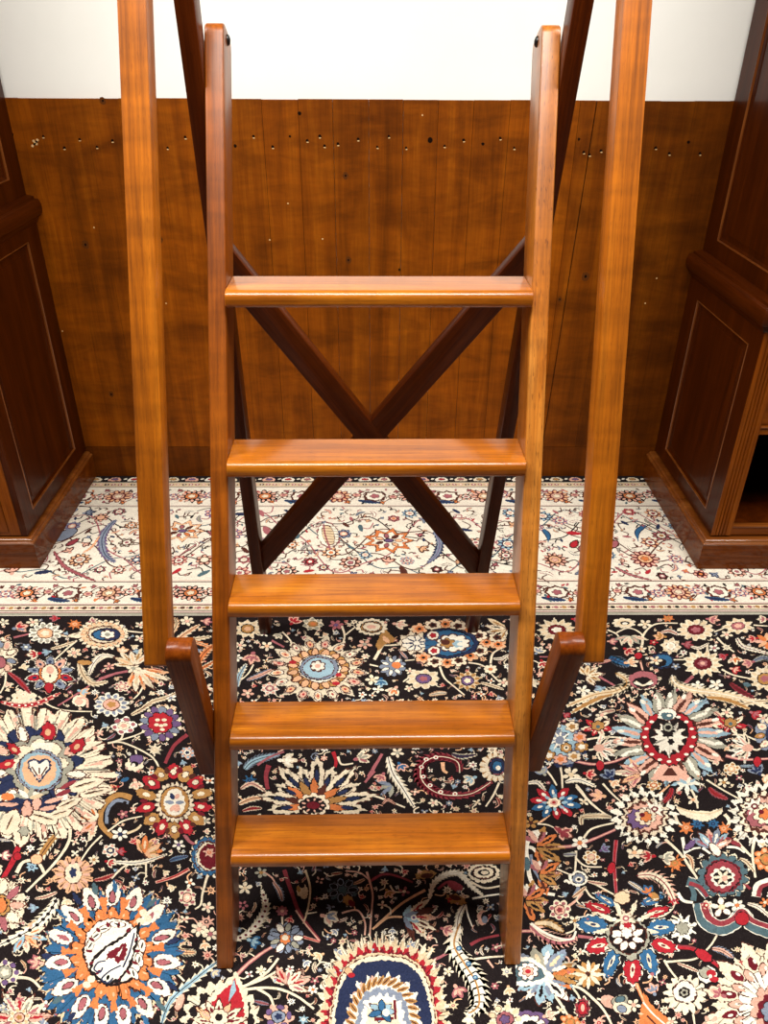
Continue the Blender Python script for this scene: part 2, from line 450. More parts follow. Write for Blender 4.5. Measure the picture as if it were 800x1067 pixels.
def bookcase(side, label, xb, zw, wl, plinth_out, front_kind):
    """side -1: its right flank faces the room; +1: its left flank does.  xb = |x| of that flank"""
    t = empty('bookcase', (side * (xb + 0.5), 2.38, 0), label, 'bookcase')
    ox, oy = side * (xb + 0.5), 2.38
    X = lambda d: side * (xb + d)            # d metres outwards from the visible flank
    post = lambda co: (co.x - ox, co.y - oy, co.z)
    y0, y1 = 2.095, YW - 0.0018
    W = 1.05
    xa, xc = sorted((X(0), X(W)))
    def mk(name, bm, mat=M_CAB, grain=(0, 0, 1), seed=0, par=t, bev=0.0, lbl=None):
        o = finish(name, bm, mat, par, grain, str(side) + str(seed), post, bevel=bev, seg=2)
        if lbl: o['label'] = lbl
        return o
    hp = 0.113
    # plinth with moulded top
    bm = bmesh.new(); p = plinth_out
    rect_sweep(bm, [(p, 0), (p, 0.0895), (-0.01, 0.0895)], xa, xc, y0, y1)
    pl = mk('plinth', bm, M_PLINTH, (1, 0, 0))
    bm = bmesh.new()
    rect_sweep(bm, [(p - .003, .0890), (p - .0005, .0900), (p + .0005, .0925), (p - .0005, .0950), (p - .0030, .0968), (p - .0065, .0974), (p - .0070, .1000), (p - .0085, .1030), (p - .0115, .1052), (p - .0150, .1060), (-.004, .1066), (-.01, hp)], xa, xc, y0, y1)
    mk('plinth_moulding', bm, M_BEAD, (1, 0, 0), par=pl, lbl='shiny stepped moulding along the plinth top')
    # lower carcass: flank panel, back, far flank, bottom, top
    zl = zw - 0.055
    bm = bmesh.new()
    P = lambda a, b, d: (X(d), a, b)
    bd = bmesh.new()
    framed(bm, P, y0, y1, hp, zl, 0.072, 0.098, 0.052, 0.062 if side > 0 else 0.045, rec=0.011, bead=bd)
    sp = mk('side_panel', bm, M_CAB); mk('panel_bead', bd, M_BEAD, par=sp, lbl='shiny bead round the side panel')
    bm = bmesh.new()
    box(bm, *sorted((X(W - .02), X(W))), y0, y1, hp, zl)
    box(bm, *sorted((X(0.021), X(W - .02))), y1 - .014, y1, hp, zl)
    box(bm, *sorted((X(0.021), X(W - .02))), y0 + .022, y1 - .014, hp, hp + .022)
    box(bm, *sorted((X(0.0), X(W))), y0, y1, zl, zl + .018)
    mk('carcass', bm, M_CAB)
    # front of the lower case
    def front_slab(bm, d0, d1, z0, z1, f=0.0, th=0.021): box(bm, *sorted((X(d0), X(d1))), y0 + f, y0 + f + th, z0, z1)
    if front_kind == 'open':
        # fluted pilasters either side of an open niche
        for d0 in (0.021, W - .08):
            bm = bmesh.new()
            w = 0.059 if d0 > .5 else 0.041
            base = 0.0 if d0 < .5 else d0
            full = 0.062
            pts = []
            gro = [0.014, 0.024, 0.034, 0.044]
            def pp(d, y): pts.append((X(base + d), y, hp))
            pp(0.0, y0 + 0.02 if d0 > .5 else y0 - .0005); 
            pp(0.0, y0 - .004)
            for g in gro:
                pp(g - .002, y0 - .004); pp(g - .0007, y0 - .001); pp(g + .0007, y0 - .001); pp(g + .002, y0 - .004)
            pp(full, y0 - .004); pp(full, y0 + .02); 
            if d0 < .5: pp(0.0215, y0 + .02); pp(0.0215, y0 - .0005)
            prism(bm, pts, (0, 0, zl - hp))
            mk('pilaster', bm, M_CABF, seed=d0, lbl='fluted pilaster with lit tone painted in')
        bm = bmesh.new()
        front_slab(bm, .062, W - .08, hp, hp + .028); front_slab(bm, .062, W - .08, zl - .05, zl)
        front_slab(bm, .062, W - .08, .468, .49)
        front_slab(bm, .062, W - .08, .49, .496, -0.004, .025)
        rl = mk('rail', bm, M_CABF, (1, 0, 0))
        bm = bmesh.new()
        front_slab(bm, .0625, W - .0805, hp + .028, hp + .0325, -0.002, .023); front_slab(bm, .0625, W - .0805, .4905, .4955, -0.0045, .004)
        mk('rail_bead', bm, M_BEAD, (1, 0, 0), par=rl, bev=.001)  # thin pale strips added to draw the highlights along the rail edges
        bm = bmesh.new(); box(bm, *sorted((X(.021), X(W - .021))), y0 + .022, y1 - .015, .470, .488)
        mk('shelf', bm, M_CAB, (1, 0, 0))
        bm = bmesh.new(); box(bm, *sorted((X(.49), X(.512))), y0 + .022, y1 - .015, hp + .0222, .4698)
        mk('divider', bm, M_CAB)
        bm = bmesh.new()
        PF = lambda a, b, d: (X(a), y0 + .004 + d, b)
        framed(bm, PF, .065, W - .083, .4985, zl - .053, .05, .05, .05, .05)
        mk('drawer', bm, M_CABF, (1, 0, 0))
    else:
        bm = bmesh.new()
        front_slab(bm, .021, .056, hp, zl, 0.0); front_slab(bm, W - .056, W - .0202, hp, zl)
        front_slab(bm, .056, W - .056, hp, hp + .012); front_slab(bm, .056, W - .056, zl - .03, zl)
        mk('face_frame', bm, M_CABF)
        xm = W / 2
        for k, (d0, d1) in enumerate(((.0575, xm - .001), (xm + .001, W - .0575))):
            bm = bmesh.new()
            PF = lambda a, b, d: (X(a), y0 - .002 + d, b)
            framed(bm, PF, d0, d1, hp + .013, zl - .032, .06, .06, .07, .07)
            dr = mk('door', bm, M_CABF, seed=k)
            bm = bmesh.new(); kx = X(xm - .03 if k == 0 else xm + .03)
            dome(bm, (kx, y0 - .004, zl * .62), (0, -1, 0), .014, .02) if False else box(bm, kx - .008, kx + .008, y0 - .022, y0 - .002, zl * .6, zl * .6 + .016)
            mk('knob', bm, M_CAB, seed=k, par=dr, bev=.004)
    # waist moulding
    bm = bmesh.new(); b = zl + .018
    m = 0.022
    prof = [(0.0, b - .026), (0.004, b - .020), (0.010, b - .012), (0.012, b - .004), (m - .004, b - .002)]
    hh = zw - b + .012
    prof += [(m - .004 + .010 * sin(pi * k / 8), b + hh * (1 - cos(pi * k / 8)) / 2) for k in range(0, 9)]
    prof += [(m - .012, b + hh + .001), (m - .014, b + hh + .008), (0.002 + wl * -1, b + hh + .012), (-wl - .02, b + hh + .013)]
    rect_sweep(bm, prof, xa, xc, y0, y1)
    mk('waist_moulding', bm, M_CAB, (0, 1, 0))
    # upper case
    zu = b + hh + .012
    ZT2 = 2.30
    P2 = lambda a, b_, d: (X(wl + d), a, b_)
    bd = bmesh.new()
    bm = bmesh.new()
    framed(bm, P2, y0 + .01, y1, zu, ZT2, 0.072, 0.10, 0.058 if side < 0 else .05, 0.08, rec=0.011, bead=bd)
    sp = mk('upper_side_panel', bm, M_CAB); mk('panel_bead', bd, M_BEAD, par=sp, seed=2, lbl='shiny bead round the upper side panel')
    bm = bmesh.new()
    box(bm, *sorted((X(W - wl - .02), X(W - wl))), y0 + .01, y1, zu, ZT2)
    box(bm, *sorted((X(wl + .021), X(W - wl - .021))), y1 - .014, y1, zu, ZT2)
    box(bm, *sorted((X(wl), X(W - wl))), y0 + .01, y1, ZT2, ZT2 + .02)
    box(bm, *sorted((X(wl + .021), X(wl + .07))), y0 + .01, y0 + .032, zu, ZT2)
    box(bm, *sorted((X(W - wl - .07), X(W - wl - .021))), y0 + .01, y0 + .032, zu, ZT2)
    mk('upper_case', bm, M_CAB)
    for k in range(3):
        bm = bmesh.new(); z = zu + .02 + k * .40
        box(bm, *sorted((X(wl + .0215), X(W - wl - .0215))), y0 + .035, y1 - .0145, z, z + .02)
        mk('shelf', bm, M_CAB, (1, 0, 0), seed=10 + k)
    bm = bmesh.new(); z = ZT2 + .02
    rect_sweep(bm, [(0, z), (.006, z + .01), (.006, z + .03), (.03, z + .07), (.04, z + .075), (.04, z + .1), (0, z + .102)], *sorted((X(wl), X(W - wl))), y0 + .01, y1)
    mk('cornice', bm, M_CAB, (1, 0, 0))
    return t
bookcase(-1, 'dark mahogany bookcase with taller panelled base at left of the step ladder', 1.0858, 1.003, 0.014, 0.020, 'closed')
bookcase(1, 'dark mahogany bookcase with open lower niche and fluted pilaster at right of the step ladder', 1.0849, 0.838, 0.0206, 0.029, 'open')

# the patterned pile rug: every knot-coloured figure is a thin patch of pile on one mesh
PAL = dict(k=(31, 25, 26), c=(233, 219, 192), w=(240, 233, 216), p=(222, 172, 152), r=(170, 40, 50), d=(106, 30, 40), m=(166, 98, 104),
           n=(42, 50, 80), b=(52, 98, 138), l=(150, 180, 194), g=(128, 138, 156), o=(212, 124, 72), a=(228, 178, 138), t=(176, 130, 76),
           u=(108, 84, 124), s=(160, 158, 142), q=(84, 46, 38), y=(222, 200, 164), e=(80, 104, 112), v=(142, 58, 66))
RV, RF, RC = [], [], []
rr_ = random.Random(11)
STATE = dict(tf=floor_pt, idx=0, world=False)
OCC = []
ZBASE = -0.00135
def asp(v): return 1.0 if STATE['world'] else sin(atan2(v - 533.5, 822.0) + CAM['th'])
def zz(lay): return ZBASE + (lay * 7 + STATE['idx'] % 7) * 0.000015 + (len(RF) % 11) * 0.0000013
def patch(col, pts, lay):
    z = zz(lay); b = len(RV)
    for u, v in pts:
        x, y = STATE['tf'](u, v); RV.append((x, y, z))
    RF.append(tuple(range(b, b + len(pts)))); RC.append(col)
def strip(col, left, right, lay):
    z = zz(lay); b = len(RV)
    for (u, v), (u2, v2) in zip(left, right):
        x, y = STATE['tf'](u, v); RV.append((x, y, z))
        x, y = STATE['tf'](u2, v2); RV.append((x, y, z))
    for i in range(len(left) - 1):
        RF.append((b + 2 * i, b + 2 * i + 1, b + 2 * i + 3, b + 2 * i + 2)); RC.append(col)
def nxt(u=None, v=None, r=0):
    STATE['idx'] += 1
    if u is not None: OCC.append((u, v, r))
def E(col, u, v, ru, rv=None, n=0, amp=0.0, rot=0.0, drop=0.0, lay=3, jit=0.05):
    """closed blob; n lobes (amp>0 scalloped, amp<0 spiky), drop pulls a tip out towards rot (degrees)"""
    if rv is None: rv = ru * asp(v)
    N = max(12, n * (4 if amp > 0 else 2))
    a0 = radians(rot); pts = []
    for i in range(N):
        a = 2 * pi * i / N; k = 1.0
        if n and amp > 0: k = 1 - amp + amp * abs(sin(n * a / 2)) ** 0.7
        elif n: k = 1.0 if i % 2 == 0 else 1 + amp
        k *= 1 + rr_.uniform(-jit, jit)
        if drop: k *= 1 + drop * max(0.0, cos(a)) ** 5
        A = a + a0
        pts.append((u + ru * k * cos(A), v + rv * k * sin(A)))
    patch(col, pts, lay)
    px = 0.0022 if STATE['world'] else 0.95
    if lay >= 3 and min(ru, rv) > px * 4.5 and col not in 'kqd':
        g1, g2 = 1 + px / ru, 1 + px / rv
        patch('q' if col in 'cwypal' else 'k', [(u + (x - u) * g1, v + (y - v) * g2) for x, y in pts], lay - 0.45)
def EL(col, u, v, a, b, rot, lay=3, drop=0.0, n=14, jit=.05, teeth=0.0):
    """rotated ellipse: half length a along rot (degrees), half width b"""
    f = asp(v); c_, s_ = cos(radians(rot)), sin(radians(rot)); pts = []
    for i in range(n):
        t = 2 * pi * i / n; k = 1 + rr_.uniform(-jit, jit)
        if teeth and i % 2: k -= teeth
        x, y = a * cos(t) * k * (1 + drop * max(0, cos(t)) ** 4), b * sin(t) * k
        pts.append((u + x * c_ - y * s_, v + (x * s_ + y * c_) * f))
    patch(col, pts, lay)
    px = 0.0018 if STATE['world'] else 0.75
    if b > px * 4 and lay >= 3 and col not in 'kqd':
        g = 1 + px / b
        patch('q' if col in 'cwypal' else 'k', [(u + (x - u) * g, v + (y - v) * g) for x, y in pts], lay - 0.4)
def curve(pts, m=6):
    P = [pts[0]] + list(pts) + [pts[-1]]; out = []
    for i in range(1, len(P) - 2):
        p0, p1, p2, p3 = P[i - 1:i + 3]
        for k in range(m):
            t = k / m
            out.append(tuple(0.5 * (2 * p1[j] + (p2[j] - p0[j]) * t + (2 * p0[j] - 5 * p1[j] + 4 * p2[j] - p3[j]) * t * t
                                    + (3 * p1[j] - p0[j] - 3 * p2[j] + p3[j]) * t ** 3) for j in (0, 1)))
    out.append(pts[-1]); return out
def ribbon(col, pts, wfun, lay, m=6, teeth=0.0):
    c = curve(pts, m); L_, R_ = [], []; n = len(c) - 1
    for i, (x, y) in enumerate(c):
        xa, ya = c[max(0, i - 1)]; xb, yb = c[min(n, i + 1)]
        dx, dy = xb - xa, (yb - ya); l = sqrt(dx * dx + dy * dy) or 1e-6
        nx, ny = -dy / l, dx / l
        w = wfun(i / n) * 0.5
        w1 = w * (1 + rr_.uniform(-.1, .1)); w2 = w * (1 + rr_.uniform(-.1, .1))
        if teeth and i % 2: w1 *= 1 - teeth; w2 *= 1 - teeth
        f = asp(y)
        sh = w * .8 * (teeth > 0 and i % 2 == 0)
        L_.append((x + nx * w1 + dx / l * sh, y + (ny * w1 + dy / l * sh) * (f if abs(ny) > .5 else 1))); R_.append((x - nx * w2 + dx / l * sh, y - (ny * w2 - dy / l * sh) * (f if abs(ny) > .5 else 1)))
    strip(col, L_, R_, lay)
def V(col, w, *pts, lay=0):
    """stem"""
    nxt(); ribbon(col, pts, lambda t: w * (1.05 - 0.3 * t), lay)
    for p in curve(pts, 3): OCC.append((p[0], p[1], w))
def L(pts, w, c0='c', c1=None, vein='q', teeth=0.45, lay=2, dots=None):
    """serrated leaf along a curve, edged in c0, filled c1, with a vein or a chain of dots"""
    nxt(); f = lambda t: w * (0.22 + 0.78 * sin(pi * min(1, t * .9 + .08)) ** 0.8)
    ribbon(c0, pts, f, lay, m=8, teeth=teeth)
    if c1: ribbon(c1, pts, lambda t: f(t) * .55, lay + 1, m=6, teeth=teeth * .6)
    if vein: ribbon(vein, pts[:], lambda t: max(w * .07, .0022 if STATE['world'] else .8), lay + 2)
    if dots:
        for x, y in curve(pts, 3)[1:-1]: E(dots, x, y, w * .13, lay=lay + 3)
    for p in curve(pts, 2): OCC.append((p[0], p[1], w * .5))
def ring(u, v, ru, rv, n, col, a, b, lay, rot=0, dot=None, edge=None, span=360, tip=.25):
    for i in range(n):
        A = radians(rot + span * i / (n if span == 360 else max(1, n - 1)))
        x, y = u + ru * cos(A), v + rv * sin(A)
        c = col[i % len(col)]
        f = asp(v)
        d = math.degrees(atan2(rv * sin(A) / f, ru * cos(A))) + rr_.uniform(-9, 9)
        g = rr_.uniform(.86, 1.12); a_, b_ = a, b; a, b = a * g, b * rr_.uniform(.86, 1.1)
        if edge: EL(edge, x, y, a * 1.28, b * 1.35, d, lay, drop=tip, n=12)
        EL(c, x, y, a, b, d, lay + 1, drop=tip, n=10)
        if dot: EL(dot, x, y, a * .42, b * .42, d, lay + 2, n=7)
        a, b = a_, b_
def ros(u, v, ru, rv=None, n=10, c='cpqc', lay=2, rot=None):
    """round flower: outline, petal fill, ring, eye"""
    if rv is None: rv = ru * asp(v)
    nxt(u, v, ru)
    rot = rr_.uniform(0, 40) if rot is None else rot
    if rr_.random() < .55: E(c[0], u, v, ru * 1.05, rv * 1.05, n, -0.30, rot + 180 / n, lay=lay, jit=.09)
    else: E(c[0], u, v, ru, rv, n, 0.26, rot, lay=lay, jit=.08)
    q = 2 * pi * .70 * ru / n
    ring(u, v, ru * .70, rv * .70, n, c[1], ru * .17, q * .30, lay + 1, rot + 180 / n, tip=.1)
    E('q' if c[2] != 'q' else 'k', u, v, ru * .49, rv * .49, n, .12, lay=lay + 3)
    E(c[2], u, v, ru * .44, rv * .44, lay=lay + 4)
    E(c[3], u, v, ru * .27, rv * .27, 5, .3, lay=lay + 5)
    if len(c) > 4: E(c[4], u, v, ru * .12, rv * .12, lay=lay + 6)
def fl(u, v, r, n=6, c='wn', lay=2):
    """small open flower of separate petals"""
    nxt(u, v, r); rv = r * asp(v); rot = rr_.uniform(0, 60)
    ring(u, v, r * .62, rv * .62, n, c[0], r * .36, r * .27, lay, rot, tip=.1)
    if len(c) > 2: ring(u, v, r * .66, rv * .66, n, c[2], r * .17, r * .12, lay + 2, rot, tip=0)
    E(c[1], u, v, r * .3, rv * .3, lay=lay + 3)
def bud(u, v, r, d=0, c='cp', lay=2):
    """half-open bud pointing along d degrees"""
    nxt(u, v, r); f = asp(v)
    for k, (da, s) in enumerate(((-48, .9), (48, .9), (0, 1.0))):
        A = radians(d + da)
        EL(c[0], u + r * .36 * cos(A), v + r * .36 * sin(A) * f, r * .62 * s, r * .32, d + da, lay + (k == 2), drop=.25, n=10)
        EL(c[1 + (k % (len(c) - 1))] if len(c) > 2 else c[1], u + r * .40 * cos(A), v + r * .40 * sin(A) * f, r * .36 * s, r * .15, d + da, lay + 2 + (k == 2), drop=.2, n=8)
    A = radians(d)
    EL(c[-1], u - r * .3 * cos(A), v - r * .3 * sin(A) * f, r * .26, r * .2, d, lay + 4, n=8)
def star(u, v, r, n=8, c='cq', lay=2):
    nxt(u, v, r); E(c[0], u, v, r, None, n, -0.5, rr_.uniform(0, 40), lay=lay); E(c[1], u, v, r * .3, None, lay=lay + 1)
    E(c[0], u, v, r * .14, None, lay=lay + 2)
def fan(u, v, a0, a1, n, ln, w, cols, lay=2, fill=None):
    nxt(u, v, ln * .5); f = asp(v)
    for i in range(n):
        A = a0 + (a1 - a0) * i / max(1, n - 1); R_ = radians(A); k = ln * rr_.uniform(.88, 1.1)
        EL(cols[i % len(cols)], u + k * .55 * cos(R_), v + k * .55 * sin(R_) * f, k * .5, w * .5, A, lay + (i % 2), drop=.2, n=12, teeth=.08)
        if fill: EL(fill[i % len(fill)], u + k * .58 * cos(R_), v + k * .58 * sin(R_) * f, k * .27, w * .17, A, lay + 2, n=8)
def rays(u, v, ru, rv, s0, s1, n, col, w, lay, rot=0):
    for i in range(n):
        A = radians(rot + 360 * i / n + rr_.uniform(-3, 3)); ca, sa = cos(A), sin(A)
        p = (u + ru * s0 * ca, v + rv * s0 * sa); q = (u + ru * s1 * ca, v + rv * s1 * sa)
        nx, ny = -sa * w, ca * w
        patch(col, [(p[0] - nx, p[1] - ny), (q[0], q[1]), (p[0] + nx, p[1] + ny)], lay)

# ---------------- the field, measured from the photograph ----------------
# big cream palmette, far left
nxt(38, 806, 84)
E('c', 36, 806, 84, 71, 26, .15, 8, lay=3); rays(36, 806, 84, 71, .97, .66, 44, 'q', .8, 4, 4); rays(36, 806, 84, 71, .86, .62, 26, 'p', 2.2, 5, 2)
rays(36, 806, 84, 71, .80, .58, 22, 's', 1.6, 5, 9)
E('n', 38, 800, 50, 46, 16, .2, lay=6); ring(38, 800, 42, 37, 9, 'wpw', 9, 4.5, 7, -70, edge='c')
for x, y, R_, d in ((50, 763, 12, -90), (80, 778, 11, -60), (15, 781, 9, -130), (8, 796, 9, 150)):
    EL('r', x, y, R_, R_ * .7, d, 9, drop=.4, teeth=.2); EL('a', x, y, R_ * .4, R_ * .25, d, 10)
E('s', 41, 797, 36, 32, 8, .22, 20, lay=8); E('c', 41, 796, 30, 27, 8, .3, 20, lay=9); patch('w', [(33, 774), (56, 774), (51, 790), (38, 790)], 9)
E('g', 41, 803, 24, 22, lay=10); E('l', 41, 803, 21.5, 20, lay=10.5); E('a', 41, 803, 18, 17, lay=11)
patch('n', [(41, 793), (47, 790), (53, 793), (53, 800), (47, 808), (41, 816), (35, 808), (29, 800), (29, 793), (35, 790)], 11.5); patch('w', [(41, 796), (47, 792), (51, 794), (51, 800), (46, 807), (41, 813), (36, 807), (31, 800), (31, 794), (35, 792)], 12)
for q_ in ([(41, 812), (37, 805), (33, 799)], [(41, 812), (45, 805), (49, 799)], [(41, 806), (41, 800)]): ribbon('q', q_, lambda t: 1.6, 12.5, m=3)
EL('p', 41, 809, 3, 2.4, 90, 12.6)
nxt(); E('n', 34, 840, 42, 11, 10, .25, lay=7)
for x, y, d in ((8, 838, 0), (55, 834, -20), (66, 826, -30), (70, 818, -35), (50, 842, -15)): EL('p' if x < 60 else 'v', x, y, 9, 3, d, 8, drop=.3)
for x, y, a, b, d in ((10, 858, 16, 11, -70), (45, 852, 17, 8, -160), (62, 848, 12, 6, -20), (22, 871, 11, 9, 90), (88, 818, 18, 8, -20), (98, 826, 16, 5, -15), (70, 838, 14, 6, -30)):
    EL('c', x, y, a, b, d, 9, drop=.3, teeth=.1); EL('y', x, y, a * .6, b * .12, d, 10); EL('q', x, y - 1, a * .7, .8, d, 10.5)
E('p', 28, 843, 6, 9, 3, .3, 90, lay=11); E('s', 25, 866, 6, 6, 4, -.3, lay=11); E('o', 8, 830, 7, 4, lay=9); fan(30, 832, -160, -20, 6, 16, 6, 'swy', lay=9)
V('r', 6, (19, 882), (13, 897), (2, 917)); EL('r', 18, 892, 5, 4, 100, 3)

# upper left of the field
bud(18, 654, 11, -20, 'prg'); fl(4, 648, 6, 5, 'cs'); fl(34, 648, 7, 5, 'cp'); bud(59, 644, 7, 180, 'mr'); star(78, 650, 9, 8, 'oa'); bud(95, 647, 7, -30, 'cm')
ros(47, 659.5, 18, 11.5, 12, 'wsac'); V('c', 2, (64, 662), (80, 664)); V('m', 3, (14, 664), (31, 660))
nxt(107, 661, 26); E('c', 107, 661, 27, 16, 24, .16, lay=2); E('y', 107, 661, 22, 13, 20, .14, lay=3); rays(107, 661, 24, 14, .95, .7, 22, 'a', 1.6, 4); E('a', 107, 661, 17, 9, 14, .15, lay=5); E('c', 108, 661, 16, 8.4, lay=6)
E('n', 111, 661, 14, 6.4, drop=.15, rot=180, lay=7); E('b', 106, 661.5, 9, 4.6, lay=8); E('w', 112, 661, 8, 4.4, 6, .3, lay=9); E('s', 112, 661, 3, 1.8, lay=10); EL('c', 80, 662, 6, 4, 180, 3, drop=.5)
V('c', 2.4, (131, 657), (150, 659)); V('c', 2.2, (80, 667), (68, 677), (55, 689)); L([(52, 676), (64, 673), (78, 668)], 6, 'c', 'y')
nxt(2, 683, 18); E('c', 2, 684, 17, 20, 10, .28, lay=2); ring(2, 684, 10, 13, 9, 'gpc', 5, 3, 3, 20, edge='c'); E('m', 0, 690, 6, 6, lay=6)
fl(27, 674, 6, 6, 'gw'); bud(38, 681, 10, 170, 'cr'); bud(50, 679, 7, 170, 'gl'); fl(77, 680, 8.5, 6, 'cpa')
nxt(52, 702, 24); ring(52, 702, 17, 12.5, 10, 'gpgr', 7, 4.2, 2, -90, edge='w', dot='n'); E('o', 52, 702, 12, 10, 8, .15, lay=5); E('c', 52, 701, 8.5, 8.5, drop=.3, rot=90, lay=6); E('p', 52, 698, 4, 4, lay=7); EL('q', 52, 704, 2.4, 1, 90, 8); EL('r', 51, 716, 7, 4.6, 90, 6, drop=.3)
bud(23, 695, 7, -15, 'cy'); V('c', 1.8, (0, 699), (16, 697)); L([(8, 700), (17, 707), (24, 714), (31, 722)], 8, 'm', 'r'); V('c', 2, (6, 700), (5, 712), (0, 722)); bud(8, 712, 6, 60, 'cp')
L([(82, 689), (86, 702), (96, 712), (111, 710)], 11, 'c', 'y'); L([(120, 684), (106, 683), (97, 692), (93, 702)], 9, 'c', 'w'); EL('t', 88, 690, 8, 4, 5, 4, teeth=.1)
V('m', 2.6, (119, 702), (100, 710), (78, 724), (60, 735)); bud(85, 720, 9, 20, 'al'); L([(0, 731), (20, 735), (40, 732), (62, 722)], 10, 'p', 'r', 'r', dots='w'); nxt(); E('c', 25, 727, 14, 9, 8, .2, lay=1); V('c', 2, (40, 725), (52, 735), (70, 740), (96, 741))
nxt(83, 731, 8); E('c', 83, 730, 8, 6, lay=2); E('p', 82, 731, 4.5, 3.5, lay=3); V('p', 3, (80, 727), (90, 728), (91, 737), lay=2)
ros(116, 734, 19, 12.5, 12, 'wgpt')
fl(146, 651, 6, 5, 'cp'); fl(146, 665, 6.5, 5, 'cp'); fan(140, 693, -175, -50, 6, 22, 7, 'cyc', fill='ta'); fan(143, 697, 10, 110, 7, 30, 8, 'acac', fill='oy'); fl(139, 696, 8, 6, 'cs')
bud(127, 679, 8, -80, 'ac'); V('c', 2.4, (98, 692), (112, 684), (131, 687)); V('m', 3.4, (133, 699), (118, 702), (103, 707)); fl(114, 694, 6, 5, 'pm'); ros(127, 715, 8.5, None, 7, 'cmpc'); V('c', 2, (151, 711), (145, 722), (139, 728)); L([(143, 742), (158, 731), (172, 727), (184, 721)], 8, 'c', 'y'); fl(178, 727, 6, 5, 'wg')
for q_, w_, c_ in (([(176, 674), (190, 662), (207, 651)], 10, 'ca'), ([(180, 668), (200, 666), (219, 663)], 9, 'cy'), ([(180, 671), (202, 669), (222, 675)], 8, 'oa'), ([(204, 696), (211, 682), (222, 672)], 12, 'ao'), ([(204, 699), (214, 694), (224, 688)], 8, 'co'), ([(178, 662), (184, 650), (182, 644)], 7, 'ay')): L(q_, w_, *c_)
E('g', 206, 680, 6, 5, 5, .2, lay=2); fl(195, 647, 8, 6, 'cp'); bud(213, 647, 8, 10, 'mp'); fl(215, 716, 7, 5, 'cp'); fl(217, 731, 6, 5, 'cm')
# middle left
ros(129, 756, 14, 9.5, 6, 'wmcp'); V('c', 2, (128, 764), (125, 770), (112, 774)); L([(136, 745), (145, 740), (158, 733)], 7, 'c', 'y')
nxt(167, 754, 22); E('c', 167, 754, 22, 19, 13, .25, lay=2); ring(167, 754, 16, 14, 13, 'ugu', 5, 4.2, 3); E('r', 167, 753, 13, 11, 8, .15, lay=6)
for x, y in ((164, 750), (171, 750), (168, 756), (163, 755), (172, 755), (169, 760)): EL('c', x, y, 2.6, 2.2, 0, 7)
V('c', 2.4, (112, 774), (126, 773), (146, 781), (160, 790), (167, 803)); V('c', 2, (120, 772), (138, 767), (152, 761)); fl(143, 769, 4, 4, 'cy'); star(161, 781, 9, 8, 'cy'); V('v', 4.5, (195, 765), (181, 777), (172, 795)); ros(195, 784, 9, None, 7, 'plwn')
nxt(140, 795, 9); E('c', 140, 796, 10, 8, 7, .2, lay=2); E('u', 142, 791, 7, 5, lay=3); E('k', 140, 796, 4, 3, lay=4); E('w', 139, 797, 2, 2, lay=5); V('c', 1.8, (141, 781), (143, 790)); bud(141, 815, 10, 80, 'cp'); EL('b', 130, 812, 5, 2.5, -30, 3); bud(121, 820, 7, 160, 'ar')
nxt(181, 834, 38); ring(181, 834, 29, 30, 14, 'rt', 10, 7, 2, 12, dot='c'); ring(181, 834, 31, 32, 14, 'dq', 4, 3, 3, 25); E('c', 182, 836, 20.5, 21.5, 24, .2, lay=6); E('q', 182, 836, 15.5, 17, lay=7); E('t', 182, 836, 15, 16, lay=7.5); E('w', 182, 836, 11.5, 14, lay=8); ring(182, 836, 5, 7, 6, 'gnp', 4, 2.6, 9); E('p', 184, 842, 4, 4, lay=11)
fan(101, 855, 110, 250, 6, 22, 8, 'cpc', fill='po'); V('t', 7, (137, 831), (122, 828), (107, 840), (105, 858), (117, 872)); V('g', 4.5, (134, 836), (121, 834), (112, 844), (111, 858), lay=2)
for x, y in ((124, 838), (130, 836), (117, 842), (114, 850)): E('k', x, y, 2, lay=4)
fl(128, 848, 6, 5, 'mp'); V('c', 2.2, (112, 866), (128, 855), (148, 850)); V('c', 2.2, (106, 870), (94, 882), (83, 898)); fl(125, 869, 9, 6, 'wn'); V('y', 3, (132, 868), (142, 864), (147, 859))
nxt(76, 910, 22); E('a', 76, 911, 22, 20, 12, .28, lay=2); rays(76, 911, 21, 19, .95, .5, 12, 'q', .7, 3, 15); ring(76, 911, 14, 13, 12, 'p', 4, 2, 3, 0); E('c', 76, 910, 8.5, 10.5, drop=.2, rot=-90, lay=4); E('n', 76, 909, 4, 6, 5, .3, lay=5); fl(78, 889, 5, 4, 'cw')
V('c', 3.2, (73, 862), (71, 878), (56, 900), (36, 920), (27, 929)); V('c', 3, (45, 853), (62, 851), (73, 858), (73, 868)); V('c', 3, (48, 861), (60, 864), (71, 866)); E('k', 60, 858, 9, 4, lay=2); fl(78, 877, 5, 4, 'cp'); L([(60, 868), (50, 880), (38, 898)], 15, 'c', 't'); E('a', 38, 895, 6, 5, lay=5)
star(33, 903, 7, 7, 'ln'); V('c', 4, (17, 909), (24, 898), (38, 897), (46, 909)); bud(3, 891, 9, 0, 'mc'); ros(115, 886, 9, None, 6, 'wpnc'); bud(124, 887, 7, 0, 'rm'); bud(113, 898, 8, 20, 'cr'); L([(97, 917), (108, 915), (118, 911)], 7, 'p', 'r')
fan(150, 890, -110, 10, 6, 20, 8, 'aoa', fill='ty'); L([(114, 897), (135, 899), (152, 897), (173, 890)], 8, 'c', 'w', 'k'); V('c', 2, (152, 898), (152, 914)); V('c', 2.2, (116, 915), (130, 902), (146, 898)); L([(176, 897), (184, 894), (195, 892)], 7, 'g', 'b'); fl(186, 880, 7, 5, 'wu'); V('m', 4, (192, 869), (197, 876), (204, 880))
